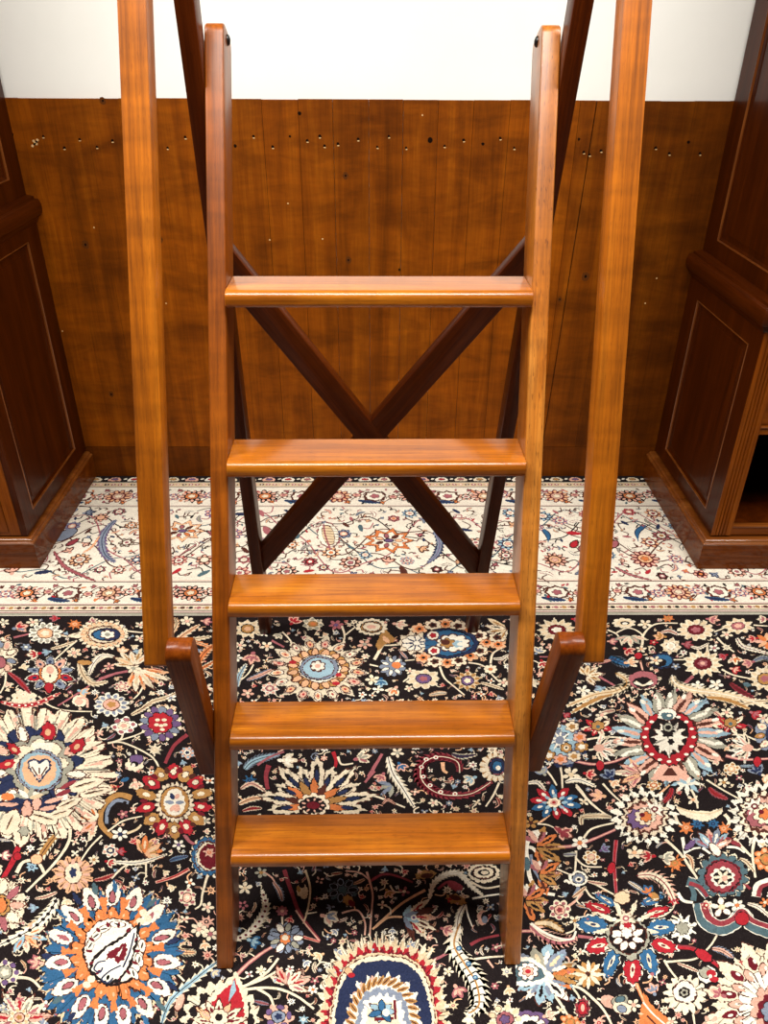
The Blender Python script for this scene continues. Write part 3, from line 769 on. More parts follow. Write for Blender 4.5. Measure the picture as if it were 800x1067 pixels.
nxt(214, 892, 18); E('c', 216, 892, 19, 22, 18, .16, lay=2); E('b', 216, 892, 17, 20, 16, .1, lay=3); E('l', 216, 892, 13, 15.5, lay=4); E('c', 217, 892, 12, 15, lay=5); E('d', 218, 892, 10.5, 13.5, lay=6); star(218, 888, 7, 6, 'po', lay=7); V('p', 4, (197, 905), (182, 913), (162, 919)); V('r', 2, (196, 905), (181, 913), (163, 919), lay=2)
fl(214, 855, 6, 5, 'cs'); bud(214, 866, 5, 0, 'cp')
# lower left: orange palmette with blue fringe
nxt(117, 995, 72)
EL('y', 116, 1000, 92, 74, -62, 3, n=84, jit=.03, teeth=.11); EL('b', 116, 1000, 90, 72, -62, 4, n=84, jit=.03, teeth=.12); ring(116, 1000, 66, 76, 20, 'bne', 7, 3, 5, 3)
ring(117, 996, 54, 62, 15, 'w', 12, 8.6, 5, 6, tip=.5); ring(117, 996, 60, 69, 15, 'w', 9, 6.5, 5, 6, tip=.3); ring(117, 996, 53, 61, 15, 'm', 6.5, 3.2, 7, 6); E('q', 117, 994, 45, 50, 18, .2, lay=7); E('o', 117, 994, 44, 49, 18, .2, lay=8); rays(117, 994, 42, 47, 1.28, .8, 15, 'o', 5, 8, 18)
ring(117, 994, 38, 42, 18, 'a', 2.4, 1.2, 9.5, 8); E('k', 118, 991, 33, 36, lay=9); E('w', 118, 991, 31, 34, lay=10); ring(118, 991, 25, 28, 14, 'd', 3, 1.8, 10.5); patch('k', [(146, 961), (143, 985), (137, 1006), (126, 1022), (112, 1028), (100, 1020), (92, 1012), (95, 1000), (108, 987), (126, 976)], 11)
patch('w', [(143, 965), (140, 985), (134, 1005), (124, 1019), (112, 1024), (102, 1017), (95, 1010), (98, 1001), (110, 989), (128, 978)], 11.5)
patch('d', [(131, 982), (133, 990), (130, 1000), (122, 1004), (118, 998), (110, 1000), (113, 991), (122, 987)], 12); patch('w', [(128, 986), (124, 997), (121, 996)], 12.4)
for q_ in ([(126, 1006), (114, 1012), (106, 1020), (112, 1024), (118, 1019)], [(110, 1001), (102, 1003), (98, 1010), (104, 1013), (107, 1008)], [(140, 972), (135, 992), (128, 1008)]): ribbon('n', q_, lambda t: 1.8, 12.4)
for x, y in ((100, 975), (94, 985), (108, 968), (148, 985), (145, 1000), (139, 1014), (122, 963)): EL('w', x, y, 7, 3.6, x * 3, 11, drop=.2); EL('k', x, y, 4, .9, x * 3 + 20, 11.6)
for x, y in ((149, 951), (154, 957), (146, 960), (90, 1026), (95, 1020)): E('c', x, y, 4.2, 3.8, lay=11)
L([(60, 934), (50, 952), (31, 969), (0, 984)], 17, 'c', 'w', 'k', dots='k'); L([(60, 929), (48, 934), (37, 936)], 6, 'c', 'p'); bud(68, 938, 8, 70, 'cy'); fan(26, 974, -60, 120, 6, 20, 7, 'acl', fill='po')
nxt(2, 943, 27); E('c', 0, 943, 27, 29, 10, .25, lay=2); ring(0, 943, 17, 19, 9, 'pcm', 8, 4.5, 3, 0, edge='c'); E('t', 1, 943, 10, 11, 7, .2, lay=6); E('o', 0, 943, 7, 8, lay=7); bud(40, 1003, 11, 190, 'mp'); ros(5, 1013, 17, 15, 8, 'cusc'); V('c', 3.6, (14, 1018), (32, 1020), (46, 1034)); fan(20, 1062, -200, 20, 9, 30, 9, 'cpc', fill='mrs'); ros(20, 1060, 12, None, 8, 'capt', lay=5); bud(18, 995, 7, -90, 'ck')
# between left palmette and foot
ros(195, 935, 10, 11, 6, 'cmpc'); V('c', 2.4, (216, 912), (211, 930), (209, 942), (203, 947)); fl(216, 945, 7, 5, 'cp'); star(215, 960, 9, 7, 'pk'); fl(207, 968, 9, 6, 'cp'); fl(219, 973, 9, 6, 'cm'); bud(213, 983, 8, 80, 'ca'); L([(183, 990), (192, 992), (203, 992)], 11, 'c', 'a'); L([(168, 1067), (178, 1042), (203, 1020), (226, 1002)], 13, 'c', 'l', 'k', teeth=.6); V('c', 2.6, (174, 1005), (183, 1013), (192, 1022)); EL('p', 187, 1044, 10, 4, 110, 3); bud(222, 1012, 8, 40, 'gy')
# red palmette bottom left of the steps
nxt(228, 1058, 40); E('c', 230, 1062, 42, 40, 20, .15, -80, lay=2); E('k', 230, 1064, 36, 34, 12, .15, -80, lay=3); patch('c', [(246, 1012), (250, 1020), (258, 1045), (258, 1075), (198, 1075), (206, 1052), (226, 1030), (240, 1018)], 4); patch('r', [(245, 1018), (248, 1028), (254, 1048), (254, 1075), (203, 1075), (211, 1055), (228, 1036), (240, 1026)], 5)
patch('l', [(244, 1020), (246, 1032), (238, 1044), (240, 1030)], 6); fan(228, 1066, -170, -10, 7, 24, 8, 'cac', lay=6, fill='dpd'); E('c', 228, 1060, 10, 9, 8, .2, lay=9); E('k', 228, 1060, 4, 4, lay=10)
V('m', 4.4, (246, 1016), (258, 1004), (274, 992), (291, 982)); V('p', 2, (246, 1016), (258, 1004), (274, 992), (291, 982), lay=2)
V('c', 3.2, (250, 1030), (266, 1021), (279, 1012), (290, 998)); V('c', 3, (252, 1028), (275, 1019), (294, 1008)); fl(272, 1011, 6, 6, 'cy'); V('c', 3.2, (250, 1031), (284, 1029), (308, 1037), (327, 1051)); V('c', 3, (268, 1030), (281, 1038), (286, 1052)); fan(299, 1026, -150, 20, 6, 20, 8, 'cpc', fill='rrm'); ros(290, 1059, 16, 14, 5, 'pugn')
nxt(298, 977, 18); E('g', 298, 977, 19, 17, 11, .3, lay=2); ring(298, 977, 12, 11, 9, 'wsg', 5, 3, 3, edge='k'); E('o', 297, 978, 6, 6, 6, .3, lay=6); E('c', 297, 977, 3.4, 3, lay=7); star(316, 1062, 6, 6, 'lw')
L([(240, 980), (256, 974), (270, 960), (277, 944), (273, 928)], 12, 'c', 'w', 'c', teeth=.55, dots='d'); bud(262, 980, 10, 20, 'bl'); fl(255, 925, 8, 5, 'cy'); fl(253, 943, 6, 5, 'mk'); L([(284, 918), (291, 928), (294, 938)], 8, 'g', 'p'); fl(294, 949, 6.5, 8, 'mp'); V('c', 2, (294, 955), (294, 966)); V('v', 4.2, (296, 906), (304, 930), (313, 953), (333, 980)); V('p', 2, (308, 948), (320, 965), (333, 980), lay=2); V('p', 3.4, (316, 976), (333, 981)); V('r', 1.6, (316, 976), (333, 981), lay=2)
V('y', 2.2, (318, 906), (323, 925), (321, 945), (316, 962)); nxt(314, 929, 8); EL('y', 315, 928, 9, 6, 80, 2, drop=.2); EL('k', 314, 922, 4, 3, 60, 3); EL('t', 311, 926, 4, 2, 80, 4)
nxt(355, 926, 15); E('e', 357, 928, 16, 13, 9, .3, lay=2); ring(357, 927, 10, 8, 7, 'k', 4, 2.8, 3, edge='g'); EL('t', 363, 938, 8, 6, 60, 5, teeth=.2); EL('d', 366, 941, 5, 3, 60, 6); bud(345, 945, 7, 170, 'kg'); V('p', 2.2, (356, 951), (372, 948), (380, 960), (380, 974)); bud(340, 955, 13, 20, 'cgp'); V('c', 1.8, (318, 952), (330, 950)); fl(272, 909, 7, 5, 'st'); V('p', 2, (274, 908), (283, 914), (288, 922)); fl(333, 917, 5, 4, 'pk'); V('p', 1.8, (360, 907), (375, 909), (384, 916))
# big fringed palmette at the bottom
nxt(399, 1066, 74)
def squ(col, s, n, amp, lay, jit=.03, ru=73, rv=95):
    pts = []; N = n * 2 if n else 40
    for i in range(N):
        a = 2 * pi * i / N; ca, sa = cos(a), sin(a)
        k = (abs(ca) ** 2.7 + abs(sa) ** 2.7) ** (-1 / 2.7) * (1 - (amp if i % 2 else 0)) * (1 + rr_.uniform(-jit, jit)) * s
        pts.append((399 + ru * k * ca * (1.0 if sa > -.2 else 0.96), 1066 + rv * k * sa))
    patch(col, pts, lay)
squ('c', 1.0, 60, .13, 3); squ('y', .93, 50, .08, 3.5); squ('r', .88, 44, .12, 4); squ('d', .81, 40, .06, 4.5); squ('y', .77, 0, 0, 5, .005); squ('q', .745, 0, 0, 5.5, .005); squ('c', .735, 0, 0, 6, .005); squ('n', .69, 0, 0, 6.5, .01); squ('w', .56, 22, .18, 7); squ('p', .52, 20, .14, 7.5); squ('w', .50, 20, .14, 8)
for i in range(18):
    a = radians(-180 + 180 * i / 17); EL('t', 399 + 33 * cos(a), 1066 + 44 * sin(a), 6, 2.6, math.degrees(a) + 35, 9, drop=.3); EL('q', 399 + 33 * cos(a), 1066 + 44 * sin(a), 5, .7, math.degrees(a) + 35, 9.5)
squ('g', .40, 14, .08, 9.5); squ('w', .34, 18, .16, 10); squ('c', .25, 12, .1, 10.5); fan(398, 1054, 0, 320, 7, 12, 7, 'lb', lay=11); E('w', 402, 1055, 4, 4, lay=12.5); V('d', 4, (390, 1062), (410, 1061), lay=11); V('d', 3, (411, 1042), (412, 1062), lay=11); EL('a', 363, 1012, 5, 4, 60, 9, teeth=.2); EL('r', 366, 1016, 4, 3, 0, 10)
# right of it
V('p', 2.2, (382, 908), (388, 930), (387, 950), (385, 976)); V('a', 3, (443, 927), (420, 940), (402, 955), (388, 968)); V('a', 2.6, (419, 955), (404, 956), (391, 966)); V('v', 3, (384, 919), (398, 911), (412, 912), (430, 919)); bud(404, 929, 8, 60, 'pt'); fan(423, 954, -40, 75, 6, 30, 8, 'cqpc', fill='rq'); fan(420, 955, -60, 60, 4, 16, 6, 'lg', lay=4); E('w', 431, 956, 3, 3, lay=8); E('u', 431, 956, 1.6, 1.6, lay=9); bud(463, 968, 9, 20, 'pm')
L([(447, 937), (452, 920), (464, 911), (478, 910), (492, 924), (502, 932)], 10, 'c', 'w', 'c', teeth=.6); EL('t', 443, 911, 12, 6, -10, 3, teeth=.15); EL('q', 445, 912, 7, 3, -10, 4); EL('v', 474, 923, 9, 5, 30, 2); V('v', 3, (456, 926), (468, 918), (482, 924)); EL('t', 475, 937, 13, 7, 20, 3, teeth=.25); EL('q', 474, 935, 7, 3, 20, 4); EL('y', 485, 934, 4, 2, 0, 5)
nxt(505, 908, 16); E('c', 504, 909, 17, 11, 14, .1, lay=2); E('k', 504, 909, 13.5, 8, lay=3); E('c', 504, 909, 10.5, 6, lay=4); E('k', 504, 909, 6.5, 3.4, lay=5); E('c', 505, 909, 4, 2, lay=6); V('c', 2.6, (490, 918), (505, 925), (524, 922)); V('w', 2.4, (492, 936), (508, 933), (522, 931)); V('w', 2, (485, 942), (488, 955), (492, 965)); L([(484, 942), (478, 954), (476, 968)], 9, 'c', 'w'); nxt(); E('p', 503, 956, 6, 8, lay=2); E('k', 505, 955, 4, 5, lay=3); E('g', 505, 958, 3, 4, lay=4)
L([(479, 962), (473, 984), (484, 1004), (496, 1024), (499, 1046), (488, 1056)], 27, 'c', 'w', 't', teeth=.55, dots=None)
for x, y in ((478, 988), (488, 1004), (495, 1018)): E('b', x, y, 3, 2.6, lay=6); E('l', x, y, 1.5, 1.3, lay=7)
V('v', 3.6, (490, 984), (502, 978), (520, 974)); V('m', 3.4, (450, 1001), (460, 996), (470, 991)); V('c', 2.6, (494, 999), (510, 997), (526, 996)); V('p', 2.4, (508, 1000), (514, 1008)); bud(476, 1030, 11, 60, 'mp'); bud(489, 1060, 9, 100, 'cw'); fl(467, 1012, 6, 5, 'cy'); ros(526, 1062, 20, 18, 9, 'cymu'); star(528, 1012, 7, 6, 'cg'); bud(530, 1030, 8, 80, 'ca'); star(345, 985, 0.1)
# between the treads
nxt(331, 698, 52); E('c', 331, 698, 56, 37, 17, -.27, 5, lay=2); ring(331, 698, 42, 27, 17, 'apac', 5, 3.2, 3, 5, edge='w', dot='r'); rays(331, 698, 52, 34, .9, .62, 34, 'q', .6, 4); E('q', 331, 697, 33, 21.5, 16, .1, lay=5); E('t', 331, 697, 32, 21, 16, .12, lay=6); ring(331, 697, 26, 17, 15, 'a', 5, 3.6, 7, edge='q')
for x, y in ((305, 690), (352, 703), (350, 712)): EL('r', x, y, 4, 3, 0, 9.5)
E('w', 332, 696, 21, 14.5, drop=.12, rot=0, lay=9); E('g', 332, 696, 19, 13, drop=.12, lay=10); E('l', 332, 696, 16, 10.5, lay=10.6); E('q', 331, 694, 9, 6.5, 7, .2, lay=11); E('w', 331, 694, 7.5, 5.3, 6, .3, lay=12); E('p', 331, 694, 3, 2.2, lay=12.6)
ros(258, 655, 15, 10, 9, 'cyta'); bud(305, 648, 10, -60, 'pr'); ros(326, 650, 12, 7, 7, 'csto'); fl(350, 651, 8, 6, 'mu'); V('c', 2.2, (356, 652), (359, 662), (357, 670)); V('c', 2, (360, 661), (370, 653)); nxt(386, 653, 14); E('c', 387, 653, 17, 9, 14, .15, lay=2); E('t', 387, 653, 11, 5.5, lay=3); E('c', 387, 653, 9, 4.4, lay=4); E('p', 387, 653, 5, 2, lay=5); V('c', 2, (294, 658), (300, 664), (306, 672)); bud(291, 661, 7, 120, 'cs'); fl(380, 671, 8, 5, 'ps')
L([(284, 697), (272, 703), (258, 708)], 9, 'g', 'p'); bud(263, 683, 12, 100, 'pm'); V('c', 1.8, (264, 692), (258, 702), (246, 712)); fl(278, 673, 8, 5, 'ca'); V('m', 3, (283, 667), (296, 674)); ros(281, 717, 10, 7, 7, 'wpmc'); L([(247, 716), (249, 704), (256, 692)], 9, 'c', 'l'); fl(250, 672, 7, 5, 'cp'); fl(258, 722, 7, 5, 'pc'); fl(247, 685, 6, 5, 'ws')
nxt(466, 671, 36)
for i, (x, y) in enumerate(((437, 655), (451, 651), (464, 650), (477, 652), (489, 656), (499, 662), (507, 669), (500, 678), (490, 683), (478, 688), (466, 690), (453, 689), (441, 685), (518, 664), (519, 671))):
    c_ = 'ac'[i % 2]; E(c_, x, y, 9, 6, 6, .3, lay=2 + (i % 2)); E('wq'[i % 2] if i % 2 else 'o', x, y, 5, 3.2, 5, .3, lay=4); E('k', x, y, 2, 1.3, lay=5)
E('n', 466, 670, 30, 15.5, drop=.12, rot=0, lay=6); E('b', 466, 670, 26, 13, drop=.1, lay=6.6)
for x, y in ((451, 662), (452, 678)): E('w', x, y, 6, 4.4, lay=8); E('r', x, y, 4, 3, 5, .3, lay=9)
E('q', 472, 670, 19, 10, 10, .15, lay=7.4); E('w', 472, 670, 17.5, 9, 10, .2, lay=8); E('t', 466, 670, 8, 5, 6, .3, lay=9); E('q', 464, 669, 5, 3, lay=10); E('l', 477, 671, 6, 4, 5, .3, lay=9); E('w', 480, 671, 4, 2, lay=10)
E('c', 431, 670, 19, 12.5, 9, -.3, 180, lay=6); E('w', 431, 670, 13, 8, 8, .2, lay=7); rays(434, 670, 17, 11, .2, .95, 9, 'n', .9, 8, 180); V('c', 2.4, (418, 671), (405, 672), (398, 672))
nxt(401, 661, 12); patch('t', [(400, 654), (414, 667), (402, 671), (394, 678), (391, 672)], 2); EL('a', 402, 666, 7, 3, 60, 3, teeth=.2); V('c', 4, (399, 654), (401, 664), (396, 676), (390, 687)); V('c', 2.2, (385, 692), (394, 694)); nxt(410, 694, 13); E('g', 409, 694, 14, 11, 11, .3, lay=2); ring(409, 694, 8, 6.5, 7, 'w', 3.4, 2, 3, edge='k'); E('o', 413, 693, 5, 3.6, lay=6); V('c', 2, (422, 688), (432, 687)); ros(441, 707, 18, 10.5, 9, 'cyum'); ros(487, 709, 14.5, 10.5, 10, 'ytuc'); fl(511, 697, 7.5, 8, 'co'); V('c', 2.2, (458, 694), (463, 706), (472, 714), (484, 724)); V('c', 2.2, (488, 690), (500, 692), (508, 696)); V('c', 2.4, (511, 691), (514, 680), (527, 673)); L([(513, 686), (522, 686), (529, 682)], 6, 'c', 'w'); bud(411, 718, 10, 120, 'cop'); V('c', 2, (428, 704), (420, 710)); bud(397, 709, 9, 90, 'lb'); fl(394, 718, 6, 4, 'wc'); L([(500, 711), (512, 714), (524, 718)], 6, 'c', 'y'); V('c', 2, (512, 702), (520, 710)); fl(524, 711, 7, 5, 'cp'); L([(415, 676), (420, 682), (424, 686)], 5, 'g', 'p'); bud(414, 650, 10, 10, 'cp'); fl(388, 708, 8, 5, 'cy'); fl(427, 699, 5, 5, 'cp'); fl(426, 717, 5, 5, 'cp'); L([(466, 722), (458, 722), (448, 724)], 8, 'a', 'c'); fan(528, 655, 110, 220, 5, 22, 7, 'cyc', fill='tk')
# lower gap
nxt(330, 838, 55)
for i in range(11):
    A = -188 + 196 * i / 10; R_ = radians(A); k = 1.0 if i % 2 else .82
    x, y = 330 + 36 * k * cos(R_), 838 + 30 * k * sin(R_)
    EL('c', x, y, 23 * k, 9, A, 2 + i % 2, drop=.25, n=18, teeth=.22); EL('k', x + 2 * cos(R_), y, 13 * k, 3.2, A, 5, drop=.2); EL('n', x + 2 * cos(R_), y, 8 * k, 2.2, A, 6)
fan(327, 838, -190, 10, 9, 30, 9, 'oqot', lay=6); E('c', 327, 838, 17, 12, 10, .2, lay=8); E('k', 326, 839, 14, 9, lay=9); ring(326, 839, 10, 6, 9, 'p', 2, 1.2, 10); E('d', 326, 839, 7, 4, lay=10)
L([(254, 802), (262, 794), (275, 789), (290, 786)], 13, 'g', 'l', 'k'); V('m', 3, (268, 797), (280, 789), (296, 783), lay=4); bud(296, 792, 13, 0, 'cw'); V('v', 5, (280, 797), (277, 808), (279, 822)); star(260, 813, 8, 7, 'bn'); L([(250, 822), (262, 816), (276, 824)], 8, 'c', 'p'); L([(248, 838), (262, 832), (280, 830)], 9, 'c', 'a', 'k'); L([(252, 845), (262, 842), (272, 842)], 7, 'c', 'r'); V('r', 4, (347, 783), (350, 792), (349, 799)); V('c', 2.4, (352, 788), (356, 796), (368, 795)); bud(374, 790, 12, -20, 'csm'); V('m', 3.4, (390, 803), (384, 810), (380, 815)); bud(325, 787, 7, 20, 'gk')
L([(479, 805), (476, 793), (458, 788), (442, 794), (438, 808), (447, 821), (464, 828), (490, 827), (511, 815)], 15, 'v', 'd', 'c', teeth=.4)
for x, y in ((444, 791), (439, 799), (441, 809), (448, 818), (459, 825), (474, 827), (454, 789)): E('w', x, y, 2.6, 2, lay=6); E('r', x, y, 1.2, 1, lay=7)
V('a', 4, (461, 794), (462, 802), (466, 805)); bud(492, 811, 10, 150, 'cl'); L([(470, 785), (480, 788), (496, 786)], 9, 'c', 'n'); nxt(515, 799, 18); E('c', 516, 799, 17, 16, 14, .22, lay=2); rays(516, 799, 17, 16, .9, .6, 14, 't', 1, 3); E('m', 518, 798, 9, 9, lay=4); E('n', 518, 798, 8, 8, lay=5); E('b', 518, 798, 5, 5, lay=5.6); E('w', 519, 800, 2.5, 2.5, lay=6); bud(398, 808, 9, 120, 'pm'); V('m', 4, (384, 809), (391, 797), (398, 785)); L([(404, 787), (409, 805), (420, 822), (431, 840)], 13, 'c', 'w', 'k', teeth=.6); bud(417, 797, 9, 60, 'pb'); fan(409, 818, 100, 200, 4, 16, 5, 'sg'); V('c', 2.6, (384, 827), (402, 833), (422, 841)); V('c', 2.2, (520, 815), (514, 828), (506, 840)); fl(497, 836, 5, 4, 'cy'); fl(414, 784, 7, 5, 'cs'); L([(398, 838), (404, 833), (412, 838)], 6, 'q', 'p')
# right side of the field, top
ros(580, 656, 21, 11.5, 13, 'cydw'); bud(599, 645, 8, 10, 'mr'); bud(560, 679, 9, -60, 'cg'); bud(565, 690, 9, 70, 'cr'); V('m', 2, (562, 684), (575, 684)); star(554, 711, 10, 8, 'cy'); bud(556, 738, 9, 100, 'cm'); fl(574, 674, 6, 5, 'pc'); fl(551, 646, 6, 5, 'cp')
nxt(650, 649, 12); E('c', 650, 649, 12.5, 5.5, 9, .2, lay=2); E('y', 650, 649, 8, 3.4, lay=3); E('k', 651, 649, 5, 2, lay=4); E('w', 651, 649.5, 3, 1.2, lay=5); fl(672, 650, 8, 5, 'cy'); V('c', 2, (633, 656), (643, 661), (648, 672)); V('c', 2, (642, 659), (655, 654), (668, 660), (670, 670)); nxt(658, 666, 8); fan(657, 662, 20, 160, 5, 16, 6, 'csc', fill='p'); bud(636, 668, 7, 0, 'mp'); bud(653, 677, 9, 40, 'pr'); EL('r', 665, 683, 5, 4, 90, 4); fl(668, 676, 6, 5, 'ca'); V('p', 2, (667, 688), (670, 700)); L([(634, 684), (642, 688), (654, 693)], 15, 'g', 'b', 'n'); bud(655, 690, 10, -10, 'ca'); L([(642, 686), (630, 689), (624, 691)], 6, 'm', 'p')
nxt(667, 708, 15); E('c', 670, 709, 17, 10, 12, .12, lay=2); E('m', 670, 708, 15.5, 9, lay=3); E('k', 670, 711, 11, 6, lay=4); V('c', 3, (662, 710), (670, 714), (679, 709), lay=6); EL('w', 664, 712, 4, 2, 20, 6); EL('w', 677, 712, 4, 2, -20, 6)
fan(611, 704, -120, 60, 6, 16, 7, 'cyc', fill='t'); V('m', 3, (621, 703), (630, 708), (642, 715)); L([(641, 701), (651, 707), (652, 714), (640, 720), (618, 724), (592, 735)], 16, 'c', 'y', 't', teeth=.5); L([(640, 722), (618, 730), (596, 742)], 11, 'c', 't', None, teeth=.5); fl(607, 719, 8, 5, 'wc'); bud(627, 717, 8, 160, 'gl')
V('c', 2.4, (669, 672), (671, 660), (683, 650), (706, 649)); ros(725, 656, 20, 11.5, 12, 'cydm'); ros(732, 691, 21, 14.5, 13, 'cydmp'); ros(769, 652, 16, 9, 9, 'cymp'); V('c', 2, (744, 658), (752, 655), (756, 653)); V('c', 2, (785, 651), (800, 652)); star(696, 644, 7, 7, 'ot'); bud(740, 645, 9, 10, 'pm'); fl(757, 661, 7, 5, 'cp'); bud(690, 663, 9, 190, 'at'); L([(688, 659), (697, 657), (706, 661)], 7, 'w', 'p'); nxt(); ros(699, 673, 11, 9, 8, 'cywc'); bud(714, 671, 8, 10, 'vm'); L([(719, 673), (728, 675), (738, 670)], 6, 'c', 'w'); fl(744, 675, 6, 5, 'wm'); fl(681, 669, 5, 5, 'rp')
nxt(690, 689, 12); E('n', 690, 688, 12, 8.5, 9, .15, lay=2); E('b', 691, 688, 9.5, 6.5, lay=3); E('k', 687, 690, 8, 4.5, lay=4); fl(683, 688, 7, 5, 'ca', lay=5); V('c', 2, (697, 687), (714, 687)); V('c', 2.2, (737, 672), (737, 680), (741, 685)); V('c', 2.4, (747, 664), (755, 672), (765, 679)); star(757, 674, 6, 6, 'cs'); V('c', 2.4, (752, 697), (764, 703), (783, 707)); bud(764, 697, 8, 20, 'rp'); EL('e', 778, 713, 5, 3.4, 30, 3, teeth=.2); bud(765, 685, 10, 80, 'cop'); bud(755, 683, 7, 150, 'mr'); ros(797, 707, 18, 13, 11, 'cytm'); L([(767, 664), (773, 673), (786, 677), (802, 681)], 8, 'c', 'w', 'k', dots='d'); fan(799, 668, 90, 270, 5, 12, 6, 'oap'); bud(786, 665, 8, 170, 'pr'); bud(782, 690, 9, 160, 'pm'); L([(784, 689), (794, 685), (802, 687)], 10, 's', 'g', 'k'); fl(704, 694, 5, 5, 'gc'); bud(797, 645, 8, 180, 'cm')
L([(700, 703), (704, 712), (722, 719), (748, 722), (775, 728), (803, 737)], 17, 'c', 'y', 'w', teeth=.55); L([(735, 726), (758, 729), (780, 738)], 10, 'y', 't', None); L([(760, 711), (770, 719), (785, 727)], 9, 'v', 'd'); V('m', 4, (722, 704), (712, 713), (698, 724)); fl(727, 714, 7, 5, 'wc'); fl(746, 713, 8, 5, 'wc'); L([(770, 735), (785, 731), (803, 730)], 8, 'c', 'y')
# right side, middle
nxt(698, 768, 56)
for i in range(22):
    A = -90 + 360 * i / 22; R_ = radians(A); x, y = 698 + 40 * cos(R_), 768 + 34 * sin(R_); c_ = 'spl'[i % 3]
    EL(c_, x, y, 19, 7, A + 12, 2 + i % 2, drop=.3, n=14, teeth=.12); EL('wqp'[i % 3], x, y, 11, 2.4, A + 12, 4, n=8); EL('w', x + 12 * cos(R_), y + 10 * sin(R_), 4.5, 2.6, A, 4.4, teeth=.2)
E('q', 697, 767, 31, 27.5, drop=.12, rot=90, lay=5); E('r', 697, 767, 30, 26.5, 26, -.08, drop=.14, rot=90, lay=6); E('k', 697, 765, 21, 20, drop=.15, rot=90, lay=7); E('w', 697, 768, 18.5, 17, 12, -.35, 90, drop=.25, lay=8); E('k', 696, 762, 8, 8, 8, -.3, lay=9); E('s', 696, 758, 5, 4.4, lay=10); E('k', 696, 758, 3, 2.6, lay=10.6); E('w', 695, 744, 10, 6, lay=8.4); E('e', 695, 746, 7, 4, lay=9); E('k', 699, 773, 4, 4, 5, -.3, lay=9)
for i in range(16):
    a = radians(22.5 * i); EL('w', 697 + 25.5 * cos(a), 768 + 23.5 * sin(a) * (1.08 if sin(a) > 0 else .96), 2.4, 1.9, 0, 9)
patch('p', [(690, 795), (704, 795), (722, 812), (700, 814), (678, 812)], 5); patch('q', [(696, 800), (700, 800), (706, 808), (690, 808)], 6); fan(716, 817, -170, -10, 6, 10, 4, 'wlw', lay=4); fan(716, 813, 20, 160, 5, 18, 5, 'wlw')
nxt(588, 776, 24); E('n', 587, 776, 25, 24, 12, .16, lay=2); E('g', 586, 776, 22, 21, lay=2.6); E('l', 583, 771, 17, 16, lay=3); E('g', 582, 769, 10, 9, 6, .3, lay=4); rays(583, 771, 15, 14, .3, .9, 9, 'w', 1.4, 5); E('t', 590, 779, 6, 5, 6, .2, lay=6); E('c', 590, 779, 3, 2.6, lay=7); E('k', 590, 779, 1.3, 1.1, lay=8)
for i, (x, y) in enumerate(((596, 757), (604, 768), (606, 778), (598, 788), (584, 791), (572, 787), (577, 754))):
    E('cpt'[i % 3], x, y, 7.5, 5.4, 6, .3, lay=6); E('tow'[i % 3], x, y, 4, 3, 5, .3, lay=7)
for x, y in ((623, 757), (761, 754)):
    nxt(x, y, 14); fan(x, y + 2, -180, 0, 5, 16, 7, 'crc', fill='rt'); fan(x, y, 20, 160, 4, 14, 6, 'rcr', fill='p'); E('t', x, y - 1, 7, 5, 6, .2, lay=6); E('e', x, y, 2.2, 1.8, lay=7)
    fl(x + (4 if x < 700 else -4), y - 12, 7, 5, 'cp')
L([(625, 743), (633, 741), (640, 740)], 7, 'c', 'p'); L([(735, 738), (745, 742), (752, 748)], 7, 'c', 'p'); V('c', 2.6, (608, 771), (625, 768), (643, 768), (662, 772)); V('c', 2.6, (740, 769), (758, 765), (775, 766), (788, 771))
for x, y, s_ in ((630, 779, 1), (773, 779, -1)):
    fan(x - 8 * s_, y, (-75 if s_ > 0 else 105), (75 if s_ > 0 else 255), 8, 20, 5.5, 'wcw', fill='pk'); E('p', x - 6 * s_, y, 6, 4, lay=5); V('c', 2.4, (x - 8 * s_, y), (x - 16 * s_, y + 2), (x - 21 * s_, y - 1))
V('m', 4, (597, 792), (618, 796), (640, 793), (659, 785)); V('p', 1.8, (597, 792), (618, 796), (640, 793), (659, 785), lay=2); EL('r', 625, 797, 6, 4, 90, 4, drop=.3); V('m', 4, (756, 787), (775, 791), (802, 790)); V('p', 1.8, (756, 787), (775, 791), (802, 790), lay=2); EL('r', 789, 793, 6, 4, 90, 4, drop=.3)
fan(668, 806, 120, 240, 5, 22, 7, 'pac', fill='m'); L([(640, 804), (652, 804), (668, 804)], 8, 'p', 'c'); bud(636, 809, 11, -120, 'gn'); bud(638, 815, 8, 30, 'ca'); fl(595, 807, 10, 5, 'cy'); bud(612, 806, 9, 10, 'pr'); L([(588, 815), (602, 812), (620, 819)], 9, 'c', 'w', 'k'); V('c', 2.4, (582, 793), (585, 805), (586, 821)); V('c', 2.2, (592, 794), (594, 804)); V('c', 2.2, (565, 798), (574, 808), (580, 818)); V('c', 2.2, (600, 817), (606, 824), (612, 832), (625, 844), (637, 852)); V('c', 2.2, (628, 816), (637, 826), (648, 836)); bud(566, 805, 9, -120, 'gs'); bud(589, 744, 6, 40, 'rm'); L([(549, 816), (560, 815), (568, 824)], 7, 'c', 'w')
